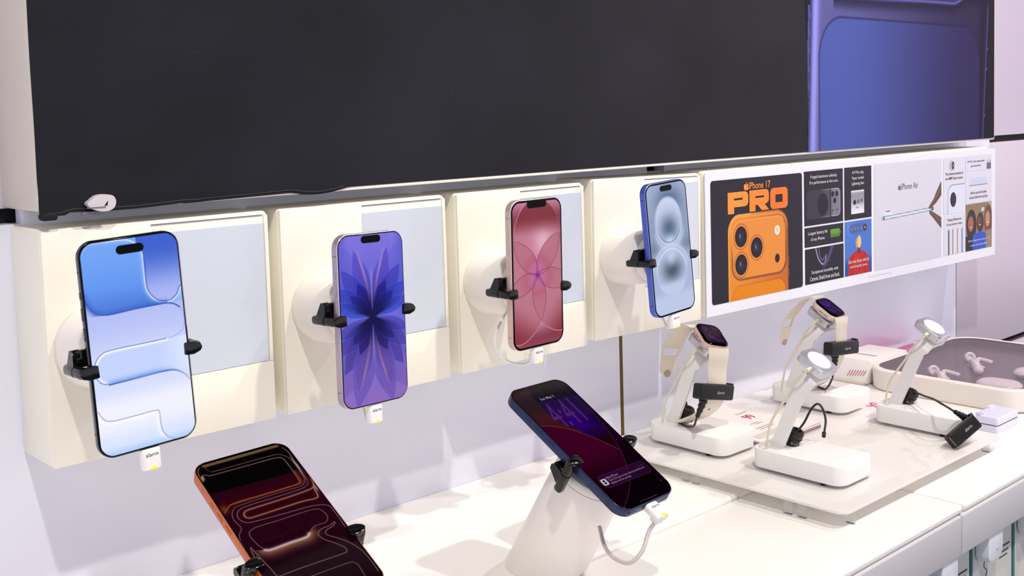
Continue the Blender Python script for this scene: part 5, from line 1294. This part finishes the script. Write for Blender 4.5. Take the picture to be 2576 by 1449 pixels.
def bud(p, label):
    """p: ear-tip ring, shoulder, stem start, stem end, bulb, nub - all (x, y) on the tray"""
    z0 = -.1287
    ring_, sh, s0, s1, bl, nb = [Vector((q[0], q[1], z0)) for q in p]
    up = lambda v, h: (v.x, v.y, v.z + h)
    t = thing('earbud', label, 'earbud', up(sh, 0), 'earbuds in the display box')
    b = lathe([(.0030, -.0040), (.0070, -.0052), (.0086, -.0020), (.0080, .0016), (.0058, .0030), (.0040, .0024), (.0034, .0004), (.0001, .0002)], 32, 'Z')
    vdir = Vector((-.60, -.62, .50)).normalized(); xx = vdir.cross(Vector((0, 0, 1))).normalized()
    part('ear_tip', b, M_pod, t, TM(up(ring_, .0065), xx, vdir.cross(xx), vdir))
    part('body', tube([up(ring_.lerp(sh, .55), .0055), up(sh, .0066), up(sh.lerp(bl, .5), .0068)], .0062, 18, 8, taper=.0070), M_pod, t, UI, smooth=180)
    b = B(); blob(b, up(bl.lerp(sh, .12), .0064), .0078, (1.0, .92, .85)); part('second_tip', b, M_pod, t, UI, smooth=180)
    part('stem', tube([up(sh.lerp(s0, .35), .0075), up(s0, .0088), up(s0.lerp(s1, .5), .0088), up(s1, .0076)], .0036, 16, 6, taper=.0033), M_pod, t, UI, smooth=180)
    part('inner_nub', tube([up(sh.lerp(nb, .5), .0062), up(nb, .0050)], .0024, 12, 3), M_pod, t, UI, smooth=180)
bud([(1.2882, -.1041), (1.2454, -.1318), (1.2738, -.1237), (1.2705, -.1449), (1.2130, -.1520), (1.2408, -.1467)], 'white earbud lying in the middle of the display box')
bud([(1.1737, -.1039), (1.1500, -.1265), (1.1694, -.1221), (1.1662, -.1448), (1.1320, -.1380), (1.1458, -.1397)], 'white earbud lying near the left corner of the display box')
def case_(x, y, rot, label):
    z0 = -.1287
    b = B(); rings = []
    for z, ins in ((0, .007), (.001, .004), (.004, .0008), (.0062, 0), (.0086, .0010), (.0110, .0045), (.0121, .0095), (.0123, .0140)):
        rings.append([(px, py, z) for px, py in rr(.047 - 2 * ins, .0600 - 2 * ins, .0225 - ins, 14)])
    loft(rings, b)
    t = thing('charging_case', label, 'case', Matrix.Translation((x, y, z0)) @ Matrix.Rotation(rot, 4, 'Z'), 'charging cases in the display box')
    part('shell', b, M_pod, t)
    part('hinge', slabZ(.003, .018, .001, .0052, .0075, 0, cx=-.0235), mat('hinge_grey', (190, 186, 188), .25, metal=.6, noise=.03), t)
case_(1.1560, -.2060, .05, 'white charging case lying at the near rim of the display box')
case_(1.2480, -.2180, .0, 'white charging case farther back at the right of the display box')

# white sensor box beside the display
sb = thing('sensor_box', 'small lavender white sensor box on the counter in front of the earbud display', 'sensor', (1.037, -.254, ZF))
M_sb = mat('lavender_white_plastic', (224, 224, 244), .35, noise=.02)
part('lower_shell', slabZ(.0600, .0320, .003, 0, .0088, .0008), M_sb, sb)
part('upper_shell', slabZ(.0600, .0320, .003, .0094, .0190, .0012), M_sb, sb)
part('seam', slabZ(.0594, .0314, .003, .0086, .0096, 0), M_txt, sb)
part('end_clip', BX(-.0300, -.0215, .0060, .0150, .0186, .0203, bev=.0006), mat('lilac_plastic', (188, 190, 224), .35, noise=.02), sb)
part('latch', BX(.0080, .0240, .0110, .0165, .0170, .0215, bev=.0008), M_sb, sb)
part('cable', tube([(.029, .002, .004), (.045, .012, .0025), (.070, .008, .002), (.095, -.02, .002)], .0013, 8, 6), mat('pale_green_cable', (150, 168, 160), .5, noise=.05), sb)

# ------------------------------------------------------------------ hanging goods under the counter
M_teal = mat('teal_packaging', (92, 142, 148), .4, noise=.06)
M_pkg = mat('packaging_white', (216, 220, 210), .4, noise=.03)
M_tagp = mat('bluish_white_tag', (242, 248, 254), .3, noise=.02)
for k, x in enumerate((.6990, .8030, .9070)):
    where = ('nearest the counter seam', 'middle of the three', 'farthest right')[k]
    p = thing('hanging_package', 'white and teal product box hanging under the counter, ' + where, 'package', (x, -.325, -.34), 'product boxes hanging under the counter')
    part('carton', BX(x, x + .0960, -.3330, -.3020, -.47, -.1600, bev=.001), M_teal, p, UI)
    part('front_label', BX(x + .0008, x + .0952, -.3336, -.3328, -.2950, -.1600), M_pkg, p, UI)
    part('lower_label', BX(x + .0008, x + .0952, -.3336, -.3328, -.47, -.2560) if False else BX(x + .0008, x + .0952, -.3336, -.3329, -.47, -.2950), mat('lilac_label', (170, 140, 178), .5, noise=.05), p, UI)
    part('print_line', BX(x + .0600, x + .0900, -.3339, -.3335, -.2320, -.2300), M_txt, p, UI)
    part('print_line', BX(x + .0630, x + .0870, -.3339, -.3335, -.2380, -.2364), M_txt, p, UI)
    part('print_line', BX(x + .0640, x + .0840, -.3339, -.3335, -.2430, -.2416), M_txt, p, UI)
    h = part('letter_stroke', BX(x + .0760, x + .0775, -.3339, -.3335, -.2080, -.1850), M_txt, p, UI)
    part('hanger_print', tube([(x + .030, -.3338, -.228), (x + .026, -.3338, -.240), (x + .033, -.3338, -.247), (x + .028, -.3338, -.256), (x + .034, -.3338, -.266)], .0005, 6, 8), M_txt, p, UI)
    g = thing('hook_tag', 'bluish white plastic hook tag in front of the hanging box, ' + where, 'tag', (x + .02, -.345, -.19), 'plastic hook tags under the counter')
    b = B(); rings = []
    for y, s in ((-.3500, .93), (-.3490, 1.), (-.3380, 1.05), (-.3355, 1.02)):
        rings.append([(x + .0200 + a * s, y, -.1950 + c_ * s) for a, c_ in rr(.0330, .0640, .0100, 8)])
    loft(rings, b); part('holder', b, M_tagp, g, UI)
    part('screw_dimple', lathe([(.0001, 0), (.0022, .0), (.0024, .0004)], 16, 'Y'), mat('pale_blue_dimple', (196, 210, 236), .4, noise=.03), g, Matrix.Translation((x + .0230, -.3506, -.2140)))
